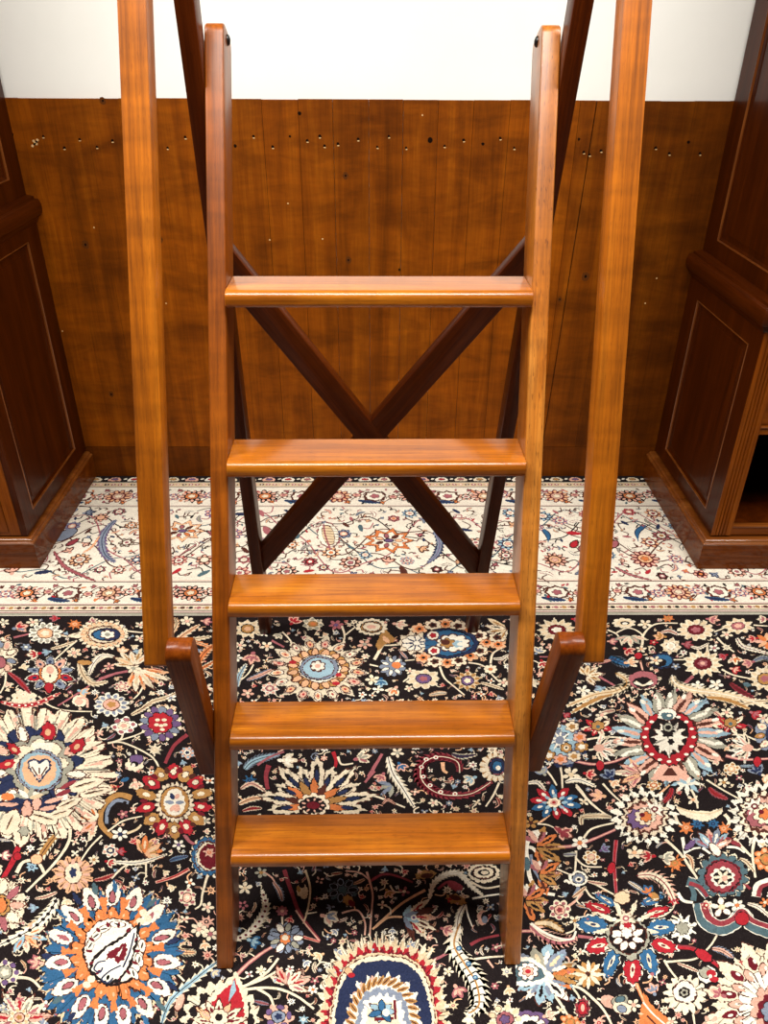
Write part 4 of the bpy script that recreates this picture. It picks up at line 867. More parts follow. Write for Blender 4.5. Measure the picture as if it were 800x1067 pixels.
nxt(803, 764, 16); E('g', 806, 764, 20, 20, 10, .14, lay=2); ring(806, 764, 14, 14, 9, 'ctc', 5, 4, 3, 10, dot='p'); E('n', 808, 764, 10, 12, lay=6); E('w', 810, 764, 7, 9, lay=7); bud(785, 743, 9, 30, 'rm'); fl(795, 748, 7, 5, 'cp'); ros(762, 801, 9, 7, 6, 'ctac'); L([(770, 798), (782, 798), (795, 800)], 5, 'g', 'l'); bud(790, 804, 11, -120, 'gn'); bud(797, 809, 9, 40, 'ac'); fl(754, 815, 7, 5, 'ct'); V('c', 2.2, (736, 812), (752, 822), (770, 832)); ros(681, 818, 9, 6, 6, 'ctoc'); V('a', 3, (697, 817), (688, 826), (676, 833)); L([(700, 820), (698, 828), (690, 838)], 9, 'm', 'r'); L([(738, 820), (745, 827), (757, 832)], 9, 'm', 'r'); V('c', 2.4, (720, 822), (725, 832), (727, 842)); fl(722, 833, 7, 4, 'ca'); fl(648, 771, 6, 5, 'wl')
# right side, lower
nxt(578, 837, 25); ring(578, 836, 17, 11, 10, 'rbbr', 8, 4.4, 2, -60, dot='w'); ring(578, 836, 10, 6.5, 8, 'l', 3, 2, 5); E('c', 577, 836, 7.5, 5.2, 7, .2, lay=6); E('p', 577, 836, 4, 3, lay=7); E('r', 577, 836, 2, 1.4, lay=8); V('a', 2.6, (573, 848), (566, 854), (560, 858)); V('c', 2, (560, 858), (570, 859), (577, 862)); bud(585, 866, 12, 35, 'pv'); L([(577, 861), (586, 868), (592, 872)], 9, 'p', 'v', None); fl(553, 857, 8, 5, 'tq')
for x, y, r_ in ((566, 882, 14), (569, 911, 12), (555, 938, 12)):
    fan(x - 8, y, -70, 70, 5, r_ * 1.9, 9, 'tot', fill='qk'); fan(x - 6, y - 4, -150, -60, 4, r_ * 1.2, 6, 'mpw')
V('w', 4, (552, 868), (560, 866), (570, 868)); V('w', 4, (547, 882), (556, 884), (566, 896), (582, 894)); V('w', 5, (551, 872), (548, 884), (550, 900), (553, 916), (563, 928), (578, 932)); V('g', 3, (553, 890), (556, 905), (566, 922), lay=2); V('m', 2.4, (560, 900), (562, 915), (572, 926)); V('w', 3, (546, 902), (544, 920), (550, 928)); EL('e', 549, 900, 9, 3.5, 85, 2)
V('c', 2.2, (600, 819), (612, 833), (622, 842), (636, 851)); fl(608, 835, 6, 4, 'cy'); L([(606, 860), (606, 852), (615, 850), (628, 850), (636, 851)], 9, 'c', 'y'); bud(626, 829, 11, 190, 'pa'); V('c', 2.6, (608, 873), (617, 863), (640, 857)); V('m', 4.2, (577, 882), (597, 881), (618, 874), (641, 864)); V('p', 1.8, (577, 882), (597, 881), (618, 874), (641, 864), lay=2); fl(604, 878, 9, 6, 'wo'); V('c', 2.4, (600, 886), (600, 896), (599, 908)); V('c', 2.2, (600, 894), (610, 902), (627, 903)); EL('s', 594, 890, 7, 3, -10, 3); L([(586, 890), (594, 890), (600, 890)], 5, 's', 'g'); ros(616, 893, 9, 8, 6, 'ctpy'); bud(628, 885, 8, -30, 'gu'); V('m', 4.4, (642, 875), (640, 898), (642, 931)); V('r', 2.2, (642, 875), (640, 898), (642, 931), lay=2); EL('r', 637, 904, 7, 4, 100, 4); nxt(602, 916, 11); E('w', 602, 915, 10, 8, lay=2); E('g', 603, 915, 6.5, 5, lay=3); E('w', 603, 916, 4, 3, lay=4); E('k', 603, 916, 2, 1.6, lay=5); V('g', 4, (603, 918), (602, 926), (598, 932)); V('w', 3, (594, 920), (590, 917), (588, 919)); V('c', 2.4, (607, 915), (622, 922), (640, 932)); L([(612, 918), (622, 920), (632, 921)], 6, 'c', 'p'); L([(596, 935), (603, 930), (610, 924)], 6, 'c', 'a'); V('c', 2.2, (610, 926), (616, 934), (626, 938)); V('c', 2, (580, 905), (587, 908), (594, 911))
for x, y, ru_, rv_, rot_ in ((672, 851, 37, 31, 30), (796, 848, 39, 36, 150)):
    nxt(x, y, 36); E('w', x, y, ru_, rv_, 20, -.22, rot_, lay=2); E('k', x, y, ru_ * .80, rv_ * .80, 18, -.2, lay=3); E('c', x, y, ru_ * .70, rv_ * .70, 16, -.18, lay=4); E('q', x, y, ru_ * .60, rv_ * .60, 14, -.16, lay=5); E('p', x, y, ru_ * .52, rv_ * .52, 14, -.2, lay=6); E('u' if x < 700 else 'm', x - 6, y + 2, ru_ * .36, rv_ * .36, 9, -.2, lay=7); E('c', x, y, ru_ * .3, rv_ * .3, 8, .3, lay=8); E('o', x + 1, y, ru_ * .17, rv_ * .17, 6, .3, lay=9); E('d', x - 3, y - 2, 3, 2.4, lay=10)
    sx = 1 if x < 700 else -1
    star(x + 10 * sx, y - 8, 13, 8, 'wd', lay=7)
nxt(728, 848, 26); patch('c', [(703, 838), (712, 843), (727, 845), (741, 845), (753, 841), (752, 847), (744, 853), (732, 856), (720, 853), (708, 847)], 2); V('y', 2, (706, 841), (722, 846), (740, 847), (752, 843), lay=3); V('c', 3, (703, 848), (706, 856), (712, 861)); V('c', 4, (755, 848), (760, 855), (757, 862)); star(715, 862, 9, 7, 'oa'); star(754, 863, 9, 7, 'oa'); star(727, 858, 8, 7, 'bn'); star(743, 858, 8, 7, 'bn'); fan(743, 884, -150, -30, 6, 22, 8, 'glp', fill='mw'); EL('w', 745, 885, 9, 4, 60, 6); V('w', 3, (732, 883), (740, 889)); V('w', 3.4, (711, 872), (713, 885), (714, 893)); EL('u', 719, 880, 8, 3.4, -50, 3); EL('v', 764, 877, 10, 3, 35, 3); V('c', 3.4, (765, 873), (774, 883), (783, 892)); V('w', 3, (757, 882), (768, 883), (776, 888)); V('c', 3, (693, 874), (707, 887), (717, 900), (727, 916)); V('c', 3, (786, 875), (784, 890), (787, 914)); L([(714, 890), (720, 895), (722, 905)], 6, 'c', 'a'); L([(770, 894), (778, 898), (786, 908)], 6, 'c', 'y'); V('w', 2.6, (714, 888), (722, 884), (730, 883)); V('c', 2.4, (712, 892), (718, 903), (727, 915))
nxt(753, 912, 28); E('c', 753, 912, 29, 25, 14, .22, lay=2); E('e', 753, 912, 27, 23, 14, .2, lay=3); E('d', 753, 913, 20, 18, lay=4); E('v', 753, 913, 18, 16, lay=4.6); E('w', 753, 914, 13, 11, 10, .16, lay=5); E('k', 753, 914, 10, 8.4, 8, .15, lay=6); ring(753, 914, 5, 4, 6, 'c', 4, 2, 7); E('p', 755, 915, 3, 3, lay=9); star(703, 899, 12, 8, 'ot'); bud(692, 893, 11, 10, 'cs'); bud(678, 892, 10, 180, 'pr'); ros(798, 895, 13, 13, 8, 'oato')
L([(663, 912), (680, 912), (694, 922), (703, 940)], 17, 'p', 'c', 'v', teeth=.55); star(702, 938, 7, 6, 'rm'); bud(676, 930, 10, -120, 'bo'); EL('t', 682, 934, 6, 4, 60, 4); V('c', 2.6, (683, 938), (684, 950), (676, 955), (690, 954), (700, 947), (703, 940)); L([(654, 918), (662, 923), (670, 928)], 7, 'g', 'c'); fl(661, 888, 9, 5, 'ca'); L([(654, 890), (668, 890), (682, 892)], 8, 'a', 'c')
ros(583, 948, 12, 11, 7, 'cmpv'); V('p', 3, (592, 944), (600, 938), (607, 930)); V('c', 2.4, (700, 954), (708, 958), (712, 962)); nxt(711, 968, 15); E('w', 711, 967, 16, 16, 9, -.42, 20, lay=2); E('s', 711, 967, 8, 7, 7, -.3, lay=3)
# blue and red blossom
nxt(654, 975, 42)
for x, y, a_, b_, d_, c_ in ((618, 963, 15, 11, 190, 'b'), (637, 1002, 17, 8, 105, 'b'), (632, 938, 13, 5, 210, 'b'), (679, 938, 13, 5, -25, 'b'), (688, 966, 14, 10, -10, 'b'), (676, 1000, 16, 9, 70, 'b'), (624, 946, 14, 6, 200, 'r'), (624, 985, 13, 10, 160, 'r'), (659, 1010, 15, 10, 88, 'r'), (691, 985, 13, 9, 20, 'r'), (684, 950, 13, 6, -20, 'r')):
    EL('w', x, y, a_ * 1.12, b_ * 1.15, d_, 2, drop=.25, n=22, teeth=.14); EL(c_, x, y, a_, b_, d_, 3, drop=.2, n=22, teeth=.16); EL('c', x, y, a_ * .5, b_ * .24, d_ + 8, 5, drop=.3); EL('n' if c_ == 'b' else 'd', x, y, a_ * .2, b_ * .14, d_, 6)
for i in range(9):
    a = radians(-150 + 40 * i); EL('c', 652 + 22 * cos(a), 966 + 20 * sin(a), 10, 2.6, -150 + 40 * i, 6, drop=.3)
E('s', 654, 976, 23, 20, 16, .08, lay=7); E('q', 654, 976, 20.5, 18, lay=8); E('k', 654, 976, 19.5, 17, lay=8.5); ring(654, 976, 11, 9.5, 8, 'w', 5, 3.4, 9, 20); E('w', 653, 972, 6, 6, 6, .3, lay=11); E('r', 654, 964, 5, 4, 3, -.3, 90, lay=11); E('y', 648, 935, 9, 7, 6, .2, lay=7); star(652, 957, 12, 8, 'cm', lay=9)
for x, y in ((640, 958), (666, 958), (640, 975)): E('w', x, y, 2.4, 2, lay=12)
E('s', 658, 996, 6, 5, 6, .2, lay=7)
L([(552, 962), (566, 974), (582, 980), (599, 978)], 20, 'p', 'm', 'c', teeth=.5); L([(556, 962), (572, 962), (586, 970)], 11, 't', 'y', None, teeth=.4); V('w', 3, (553, 962), (568, 972), (584, 978), (596, 978), (600, 970), lay=6); V('m', 4, (542, 970), (556, 970), (570, 973)); V('p', 1.8, (542, 970), (556, 970), (570, 973), lay=2); V('m', 3.6, (602, 975), (618, 977))
nxt(556, 1014, 30); fan(566, 1014, -140, -20, 5, 30, 15, 'gsl', fill='wy'); fan(566, 1018, 20, 150, 6, 30, 12, 'lwl', fill='gk'); fan(574, 1015, -30, 40, 5, 26, 7, 'tot'); patch('w', [(538, 996), (552, 997), (566, 1006), (577, 1018), (564, 1025), (548, 1028), (538, 1027)], 5); patch('e', [(538, 1001), (550, 1001), (562, 1008), (570, 1017), (560, 1021), (547, 1023), (538, 1022)], 6); E('w', 550, 1012, 11, 9, 8, .25, lay=7); E('p', 550, 1012, 6, 5, 6, .3, lay=8); E('r', 550, 1012, 3, 2.4, lay=9)
nxt(613, 1015, 16); ring(613, 1015, 8, 7, 8, 't', 6, 3.4, 2, 22); ring(613, 1015, 9, 8, 8, 'c', 7, 2.4, 4, 0, tip=.3); E('q', 612, 1014, 2.4, 2, lay=7); V('c', 2.8, (590, 1025), (603, 1021), (610, 1024)); V('c', 3, (588, 1027), (604, 1029), (622, 1044), (631, 1055), (638, 1069)); nxt(607, 1050, 12); E('c', 607, 1050, 10, 13, 9, -.25, lay=2); E('v', 607, 1050, 8, 11, 9, -.2, lay=3); E('r', 607, 1050, 5, 7, lay=4); E('p', 607, 1050, 2, 4, lay=5); V('c', 2.2, (596, 1028), (602, 1036), (605, 1042)); nxt(643, 1046, 15); EL('p', 637, 1044, 12, 7, 20, 2, drop=.2); EL('s', 646, 1042, 9, 6, -20, 3); EL('c', 648, 1050, 10, 7, 30, 3); EL('e', 646, 1041, 5, 3.4, -20, 4); EL('g', 648, 1051, 5, 4, 30, 4); fl(660, 1047, 8, 5, 'cp'); V('c', 2, (622, 1040), (634, 1044)); V('c', 2.8, (579, 1038), (587, 1050), (597, 1067)); fl(584, 1052, 6, 4, 'cy'); ros(594, 1065, 11, 9, 7, 'oato'); nxt(552, 1064, 22); E('u', 550, 1066, 22, 14, 10, .1, lay=2); E('w', 550, 1068, 18, 11, 9, .25, lay=3); E('k', 552, 1069, 9, 6, lay=4); bud(570, 1058, 10, -20, 'cp')
# lower right
V('c', 2.6, (693, 1002), (705, 1001), (726, 998), (740, 985), (747, 974)); V('c', 2.4, (692, 1000), (698, 1010), (706, 1020)); V('v', 5.4, (688, 983), (705, 986), (722, 988), (738, 998), (762, 1017)); V('r', 3.4, (690, 984), (706, 987), (722, 989), (738, 999), (762, 1017), lay=2); EL('r', 733, 995, 11, 6, 40, 4, teeth=.1); L([(705, 1003), (718, 1008), (727, 1012)], 5, 'c', 'p'); nxt(739, 1016, 10); E('w', 737, 1015, 10, 9, lay=2); E('s', 735, 1013, 6, 6, lay=3); E('r', 741, 1014, 5, 4, lay=4); E('r', 744, 1020, 5, 3, lay=4); E('w', 740, 1017, 2, 2, lay=5)
nxt(713, 1034, 22); E('c', 714, 1036, 23, 21, 15, .25, 30, lay=2); E('k', 713, 1033, 13, 12, drop=.2, rot=50, lay=3); E('w', 713, 1033, 11.5, 10.5, drop=.2, rot=50, lay=4); E('k', 713, 1034, 6.5, 6, 6, .15, lay=5); E('s', 713, 1034, 4.4, 4, 5, .3, lay=6); E('k', 713, 1034, 2, 1.8, lay=7)
nxt(796, 1045, 52)
for i in range(13):
    A = 120 + 170 * i / 12; R_ = radians(A); k = 1 if i % 2 else .78
    x, y = 800 + 44 * k * cos(R_), 1044 + 46 * k * sin(R_); EL('c', x, y, 20, 10, A, 2 + i % 2, drop=.25, n=18, teeth=.14); EL('d' if i % 2 else 'p', x - 3 * cos(R_), y - 3 * sin(R_), 8, 4.6, A, 5, drop=.2); EL('w', x + 3, y, 3, 1.6, A, 6)
E('w', 802, 1046, 34, 36, 14, .2, lay=6); rays(802, 1046, 34, 36, .98, .5, 24, 'q', .8, 7); E('p', 803, 1050, 22, 24, 10, .25, lay=8); E('d', 804, 1052, 16, 17, 8, .2, lay=9); E('g', 804, 1054, 11, 12, 7, .25, lay=10); bud(751, 1036, 12, -150, 'pm'); L([(752, 1060), (768, 1056), (786, 1060)], 12, 'c', 'w', 'k'); patch('o', [(670, 1032), (678, 1046), (690, 1056), (702, 1064), (704, 1075), (664, 1075), (668, 1050)], 2); V('w', 2, (670, 1044), (680, 1056), (694, 1068), lay=4); V('q', 2, (674, 1058), (684, 1068), lay=4); V('o', 4, (662, 1022), (667, 1034), (671, 1044)); V('a', 2, (661, 1020), (667, 1034), (671, 1044), lay=3); bud(681, 1033, 10, -110, 'pg'); nxt(752, 991, 11); L([(741, 988), (752, 990), (763, 997)], 10, 'g', 'p'); V('c', 2.2, (722, 1056), (724, 1068)); fl(740, 1066, 10, 5, 'pc'); fl(700, 1064, 6, 5, 'cp')
V('w', 19, (731, 940), (735, 958), (750, 967), (764, 962), (773, 952), (784, 964), (803, 972)); V('e', 16, (731, 940), (735, 958), (750, 967), (764, 962), (773, 952), (784, 964), (803, 972), lay=2); V('w', 8.5, (733, 940), (738, 955), (751, 962), (764, 957), (773, 949), (784, 959), (803, 966), lay=3); V('v', 7, (733, 940), (738, 955), (751, 962), (764, 957), (773, 949), (784, 959), (803, 966), lay=4); EL('r', 773, 957, 8, 7, 90, 6); V('w', 12, (716, 918), (728, 922), (738, 934)); V('e', 10, (716, 918), (728, 922), (738, 934), lay=2); V('v', 5, (718, 920), (729, 924), (737, 934), lay=4); V('w', 4, (706, 930), (712, 938), (722, 940)); V('e', 6, (722, 938), (723, 930), (718, 920), lay=1); fl(752, 945, 12, 5, 'wy'); fl(768, 943, 8, 6, 'wo'); ros(736, 943, 6, None, 5, 'cprc'); L([(778, 941), (790, 945), (803, 956)], 7, 'c', 'w'); V('w', 10, (788, 934), (791, 922), (803, 917)); V('v', 5, (790, 934), (793, 924), (803, 920), lay=2); fl(797, 940, 6, 5, 'oc'); V('e', 12, (744, 912), (760, 926), (772, 930), lay=1); V('v', 4, (770, 906), (774, 918), (782, 926))
# small sprigs wherever the ground would be left bare
def sprig(u, v, s, lay=1):
    k = rr_.random(); d = rr_.uniform(0, 360); A = radians(d); f = asp(v)
    if k < .34: bud(u, v, s, d, rr_.choice(['cp', 'cm', 'gl', 'pr', 'ca', 'wg', 'cy']), lay)
    elif k < .62: fl(u, v, s * .85, rr_.choice([4, 5, 6]), rr_.choice(['cp', 'wm', 'pc', 'ct', 'gc', 'mc', 'wo']), lay)
    elif k < .8: star(u, v, s, rr_.choice([6, 7, 8]), rr_.choice(['cq', 'pr', 'wn', 'ym', 'ak']), lay)
    else: L([(u - s * cos(A), v - s * sin(A) * f), (u + s * .3 * sin(A), v), (u + s * cos(A), v + s * sin(A) * f)], s * .75, rr_.choice('cpyg'), rr_.choice('wmacr'), lay=lay)
    q = rr_.uniform(1.5, 2.4); B = A + rr_.uniform(-.8, .8)
    STATE['idx'] += 1; ribbon(rr_.choice('ccpa'), [(u, v), (u + s * q * .6 * cos(B), v + s * q * .6 * sin(B) * f), (u + s * q * cos(B + .5), v + s * q * sin(B + .5) * f)], lambda t: s * .24, 0)
for k in range(22000):
    v = 643 + 424 * rr_.random(); u = rr_.uniform(-6, 806); s = (rr_.uniform(4.2, 7.2) if k < 8000 else rr_.uniform(2.4, 4.4)) * (0.75 + .45 * (v - 640) / 420)
    if v - s * .8 < 643: continue
    f = asp(v)
    if all((u - a) ** 2 + ((v - b) / f) ** 2 > (r_ * .94 + s * .92) ** 2 for a, b, r_ in OCC): sprig(u, v, s)

# ---------------- borders and the rest of the rug, in metres ----------------
STATE['tf'] = lambda u, v: (u, v); STATE['world'] = True
RX, RY0, RY1 = 2.35, -1.0, 2.684
def band(col, y0, y1, lay): patch(col, [(-RX, y0), (RX, y0), (RX, y1), (-RX, y1)], lay); STATE['idx'] += 0
FB = 1.836
STATE['idx'] = 0
band('w', FB, 2.640, 0)
for y, w_, c_, ly in ((1.838, .012, 's', 1), (1.850, .003, 'm', 1), (1.857, .004, 'q', 1), (1.883, .004, 'q', 1), (1.889, .0025, 'm', 1), (2.000, .0045, 'q', 1), (2.008, .0025, 'p', 1), (2.455, .004, 'q', 1), (2.463, .002, 'm', 1), (2.597, .004, 'q', 1), (2.634, .006, 'k', 1)):
    band(c_, y, y + w_, ly)
band('c', 1.861, 1.883, 1); band('y', 2.603, 2.632, 1)
x = -RX + .02; i = 0
while x < RX - .02:
    STATE['idx'] = i
    EL('qkmt'[i % 4], x, 1.872, .0075, .0065, 0, 2, n=8); EL('m', x + .0135, 1.872, .0035, .0035, 0, 2, n=6)
    EL('mpqm'[i % 4], x, 2.617, .010, .008, 0, 2, n=6); EL('w', x, 2.617, .004, .004, 0, 3, n=6)
    x += .0245; i += 1
OCC.clear()
def guard(yc, h, step, off, seed):
    g_ = random.Random(seed); x = -RX + off; i = 0
    while x < RX - .03:
        k = i % 4
        if k == 0: ros(x, yc, h * .40, h * .36, 11, g_.choice(['qpac', 'kpoc', 'dapc']), lay=2)
        elif k == 2:
            STATE['idx'] += 1; E('q', x, yc, h * .40, h * .34, 8, -.2, lay=2); E('w', x, yc, h * .29, h * .25, 8, -.15, lay=3); E('m', x, yc, h * .14, h * .12, 5, .3, lay=4)
            L([(x - h * .5, yc - h * .22), (x - h * .2, yc - h * .32), (x + h * .15, yc - h * .36)], h * .2, 'b', 'n', None, lay=2)
        else:
            ros(x, yc + (h * .06 if k == 1 else -h * .04), h * .26, h * .2, 7, g_.choice(['kpwm', 'qwpm', 'upwm']), lay=2)
            bud(x + h * .1, yc + h * .30, h * .13, g_.uniform(0, 360), 'qm', 2); bud(x - h * .28, yc - h * .34, h * .13, g_.uniform(0, 360), 'ko', 2)
        ribbon('q', [(x, yc), (x + step * .5, yc + h * .3 * (1 if i % 2 else -1)), (x + step, yc)], lambda t: .0035, 1)
        for q in range(5):
            EL(g_.choice('kmqreo'), x + step * g_.uniform(.35, .65), yc + h * g_.uniform(-.4, .4), .009, .0045, g_.uniform(0, 180), 2, n=7)
        x += step; i += 1
guard(1.945, .110, .063, .03, 3); guard(2.530, .128, .068, .05, 4)
# outermost band: light figures on black
band('k', 2.640, RY1, 0); x = -RX + .03; i = 0
while x < RX - .03:
    STATE['idx'] = i
    patch('ccpw'[i % 4], [(x - .022, 2.644), (x + .022, 2.644), (x + .026, 2.655), (x + .012, 2.672), (x - .012, 2.672), (x - .026, 2.655)], 2)
    EL('mtur'[i % 4], x, 2.658, .012, .008, 0, 3, n=7); EL('w', x + .039, 2.660, .008, .005, 30, 2, n=7)
    x += .074; i += 1
# main border: figures seen in the photograph first, then the repeat
OCC.clear()
def fp(*pts): return [floor_pt(u, v) for u, v in pts]
def at(u, v): return floor_pt(u, v)
PXM = lambda v: (floor_pt(401, v)[0] - floor_pt(400, v)[0])
L(fp((121, 541), (112, 550), (106, 562), (109, 577), (119, 585)), .040, 'u', 'g', 'n', teeth=.5); L(fp((452, 553), (458, 565), (455, 577), (446, 586)), .034, 'n', 'g', 'u', teeth=.5)
L(fp((56, 574), (66, 589), (80, 597), (99, 605)), .022, 'q', 'm', 'v'); L(fp((640, 590), (655, 598), (678, 604)), .020, 'q', 'm', None); L(fp((86, 576), (95, 570), (104, 558)), .012, 'o', 'a', None)
def wr(u, v, r, n, c): x, y = at(u, v); ros(x, y, r * PXM(v), None, n, c)
for q in ((83, 583, 12, 10, 'qawp'), (578, 583, 14, 11, 'qpap'), (672, 582, 16, 12, 'dpao'), (689, 558, 10, 8, 'qmwt'), (704, 582, 9, 7, 'upwm'), (323, 585, 9, 7, 'qmrw'), (337, 591, 7, 7, 'kmwt'), (365, 586, 12, 8, 'qpwm'), (358, 556, 9, 8, 'ngpc'), (104, 593, 7, 6, 'kmwp'), (132, 565, 9, 7, 'qswm'), (105, 539, 9, 8, 'qpap'), (213, 583, 10, 7, 'qpcw'), (424, 584, 8, 8, 'gpwm'), (254, 583, 8, 6, 'vmwc'), (655, 533, 7, 6, 'rmpw'), (410, 540, 7, 6, 'dmpo'), (690, 600, 7, 6, 'kqmw'), (730, 598, 8, 6, 'dpko'), (142, 583, 8, 7, 'npgw'), (75, 548, 9, 7, 'ugpw'), (500, 583, 8, 7, 'egwm'), (455, 593, 7, 6, 'kqmw')): wr(*q)
for (u, v), r_, c_ in (((405, 563), 27, 'oac'), ((190, 553), 24, 'aoc')):
    x, y = at(u, v); r_ *= PXM(v); nxt(x, y, r_ * .9); E('q', x, y, r_ * 1.04, r_ * .9, 9, -.35, lay=2); E(c_[0], x, y, r_, r_ * .86, 9, -.36, lay=3); E('w', x, y, r_ * .74, r_ * .62, 9, -.3, lay=4); ring(x, y, r_ * .38, r_ * .32, 7, c_[1] + 'qm', r_ * .13, r_ * .09, 5, edge='q'); E('k', x, y, r_ * .22, r_ * .15, lay=7); E('u', x, y, r_ * .16, r_ * .10, lay=8)
x, y = at(342, 557); nxt(x, y, .06); EL('m', x, y, .085, .042, 100, 2, drop=.1, n=22, teeth=.12); EL('w', x, y, .076, .036, 100, 3); EL('y', x, y, .06, .02, 100, 4); ribbon('m', fp((337, 546), (339, 558), (346, 577)), lambda t: .006, 5)
for k in range(8): ribbon('q', [(x - .03 + .004 * k, y + .06 - .017 * k), (x + .03 + .004 * k, y + .052 - .017 * k)], lambda t: .0025, 6)
for pts in (((566, 551), (571, 558), (571, 565)), ((672, 547), (664, 554), (665, 564))):
    c_ = fp(*pts); nxt(c_[1][0], c_[1][1], .03); ribbon('n', c_, lambda t: .020 * sin(pi * min(1, t + .15)) + .003, 2); ribbon('b', c_, lambda t: .012 * sin(pi * min(1, t + .15)) + .002, 3)
for (u, v), c_ in (((598, 567), 'r'), ((75, 565), 'v'), ((607, 571), 'm'), ((640, 567), 'm')):
    x, y = at(u, v); nxt(x, y, .02); EL('q', x, y, .026, .015, 60, 2, drop=.3); EL(c_, x, y, .02, .011, 60, 3, drop=.3)
x, y = at(68, 557); nxt(x, y, .05); EL('q', x, y, .05, .03, 60, 2); EL('g', x, y, .044, .026, 60, 3)
for sgn, ph, am, fq in ((1, 0.0, .14, 7.0), (-1, 1.4, .14, 7.0), (1, 2.1, .17, 9.5), (-1, .6, .08, 12.0), (1, 4.0, .19, 5.3)):
    pts = [(-RX + .02 + .04 * i, 2.23 + sgn * am * sin(ph + .04 * i * fq) + .025 * sin(i * 1.3 + ph)) for i in range(int(2 * RX / .04))]
    STATE['idx'] += 1; ribbon('qkmqe'[int(ph) % 5], pts, lambda t: .0052, 1, m=4)
g_ = random.Random(21)
for k in range(12000):
    s = g_.uniform(.018, .040) if k < 2500 else g_.uniform(.0075, .017); x = g_.uniform(-RX + .04, RX - .04); y = g_.uniform(2.012 + s, 2.452 - s)
    if abs(x) > 1.25 and k % 3: continue
    if all((x - a) ** 2 + (y - b) ** 2 > (r_ + s * .95) ** 2 for a, b, r_ in OCC):
        t = g_.random(); d = g_.uniform(0, 360); A = radians(d)
        if s > .024 and t < .6: ros(x, y, s, None, g_.choice([7, 8, 9]), g_.choice(['qpwm', 'kpwm', 'nlwp', 'dawv', 'upwm', 'qawo', 'vpwm', 'kmwp']))
        elif t < .45: L([(x - s * cos(A), y - s * sin(A)), (x + s * .4 * sin(A), y - s * .4 * cos(A)), (x + s * cos(A), y + s * sin(A))], s * .75, g_.choice('kqmnu'), g_.choice('wwpgsa'), None)
        elif t < .75: bud(x, y, s * .9, d, g_.choice(['qp', 'km', 'ng', 'mo', 'qa', 'kw']))
        else: nxt(x, y, s); EL(g_.choice('kmqnre'), x, y, s * .7, s * .32, d, 2, drop=.3)
        STATE['idx'] += 1; B = A + 1.2
        ribbon(g_.choice('qkmq'), [(x, y), (x + s * 1.1 * cos(B), y + s * 1.1 * sin(B)), (x + s * 1.9 * cos(B + .8), y + s * 1.9 * sin(B + .8))], lambda t: .0046, 1)
# the field beyond the photograph's frame
OCC.clear()
corner = [floor_pt(0, 1067), floor_pt(800, 1067), floor_pt(800, 643), floor_pt(0, 643)]
def seen(x, y):
    if y < corner[0][1] - .0: return False
    t = (y - corner[0][1]) / (corner[3][1] - corner[0][1])
    return corner[0][0] + t * (corner[3][0] - corner[0][0]) - .06 < x < corner[1][0] + t * (corner[2][0] - corner[1][0]) + .06
for k in range(9000):
    s = g_.uniform(.085, .13) if k < 70 else (g_.uniform(.035, .06) if k < 900 else (g_.uniform(.016, .03) if k < 3500 else g_.uniform(.008, .014)))
    x = g_.uniform(-RX + .1, RX - .1); y = g_.uniform(RY0 + .1, FB - s - .01)
    if seen(x, y) or seen(x + s, y) or seen(x - s, y) or seen(x, y + s): continue
    if all((x - a) ** 2 + (y - b) ** 2 > (r_ * .95 + s * .95) ** 2 for a, b, r_ in OCC):
        if s > .06:
            nxt(x, y, s); E('c', x, y, s, s, 22, .16, lay=2); E(g_.choice('brnd'), x, y, s * .86, s * .86, 20, -.1, lay=3); ring(x, y, s * .62, s * .62, 10, 'wc', s * .18, s * .11, 4, dot='m'); E(g_.choice('oatl'), x, y, s * .48, s * .48, 12, .2, lay=7); E('w', x, y, s * .34, s * .34, lay=8); ros(x, y, s * .26, None, 7, 'dcpw', lay=9)
        elif s > .025: ros(x, y, s, None, g_.choice([8, 10, 12]), g_.choice(['cpqc', 'wsac', 'cydm', 'wgpt', 'cusc', 'tcdw']))
        else: sprig(x, y, s)

# ---------------- assemble the rug ----------------
def rug_material():
    m, nt, N, L_, bs = new_mat('rug_pile')
    at_ = N.new('ShaderNodeAttribute'); at_.attribute_name = 'yarn'
    tc = N.new('ShaderNodeTexCoord')
    n1 = noise(N, L_, tc.outputs['Object'], (330, 330, 330), 3, 0.7)
    r1 = ramp(N, [(0.32, (0.62, 0.58, 0.56, 1)), (0.55, (1, 1, 1, 1)), (0.75, (1.14, 1.12, 1.08, 1))]); L_.new(n1, r1.inputs[0])
    n2 = noise(N, L_, tc.outputs['Object'], (22, 60, 30), 3, 0.6)
    r2 = ramp(N, [(0.35, (0.84, 0.82, 0.8, 1)), (0.65, (1.06, 1.05, 1.03, 1))]); L_.new(n2, r2.inputs[0])
    c = mixc(N, L_, 'MULTIPLY', 0.75, at_.outputs['Color'], r1.outputs[0])
    c = mixc(N, L_, 'MULTIPLY', 0.6, c, r2.outputs[0])
    # a little lint on the dark ground
    n3 = noise(N, L_, tc.outputs['Object'], (480, 480, 480), 2, 0.6)
    r3 = ramp(N, [(0.62, (0, 0, 0, 1)), (0.78, (0.05, 0.042, 0.036, 1))]); L_.new(n3, r3.inputs[0])
    c = mixc(N, L_, 'ADD', 1.0, c, r3.outputs[0])
    L_.new(c, bs.inputs['Base Color'])
    bs.inputs['Roughness'].default_value = 0.95
    bs.inputs['Specular IOR Level'].default_value = 0.08
    b = N.new('ShaderNodeBump'); b.inputs['Strength'].default_value = 0.5; b.inputs['Distance'].default_value = 0.0025
    L_.new(n1, b.inputs['Height']); L_.new(b.outputs[0], bs.inputs['Normal'])
    return m
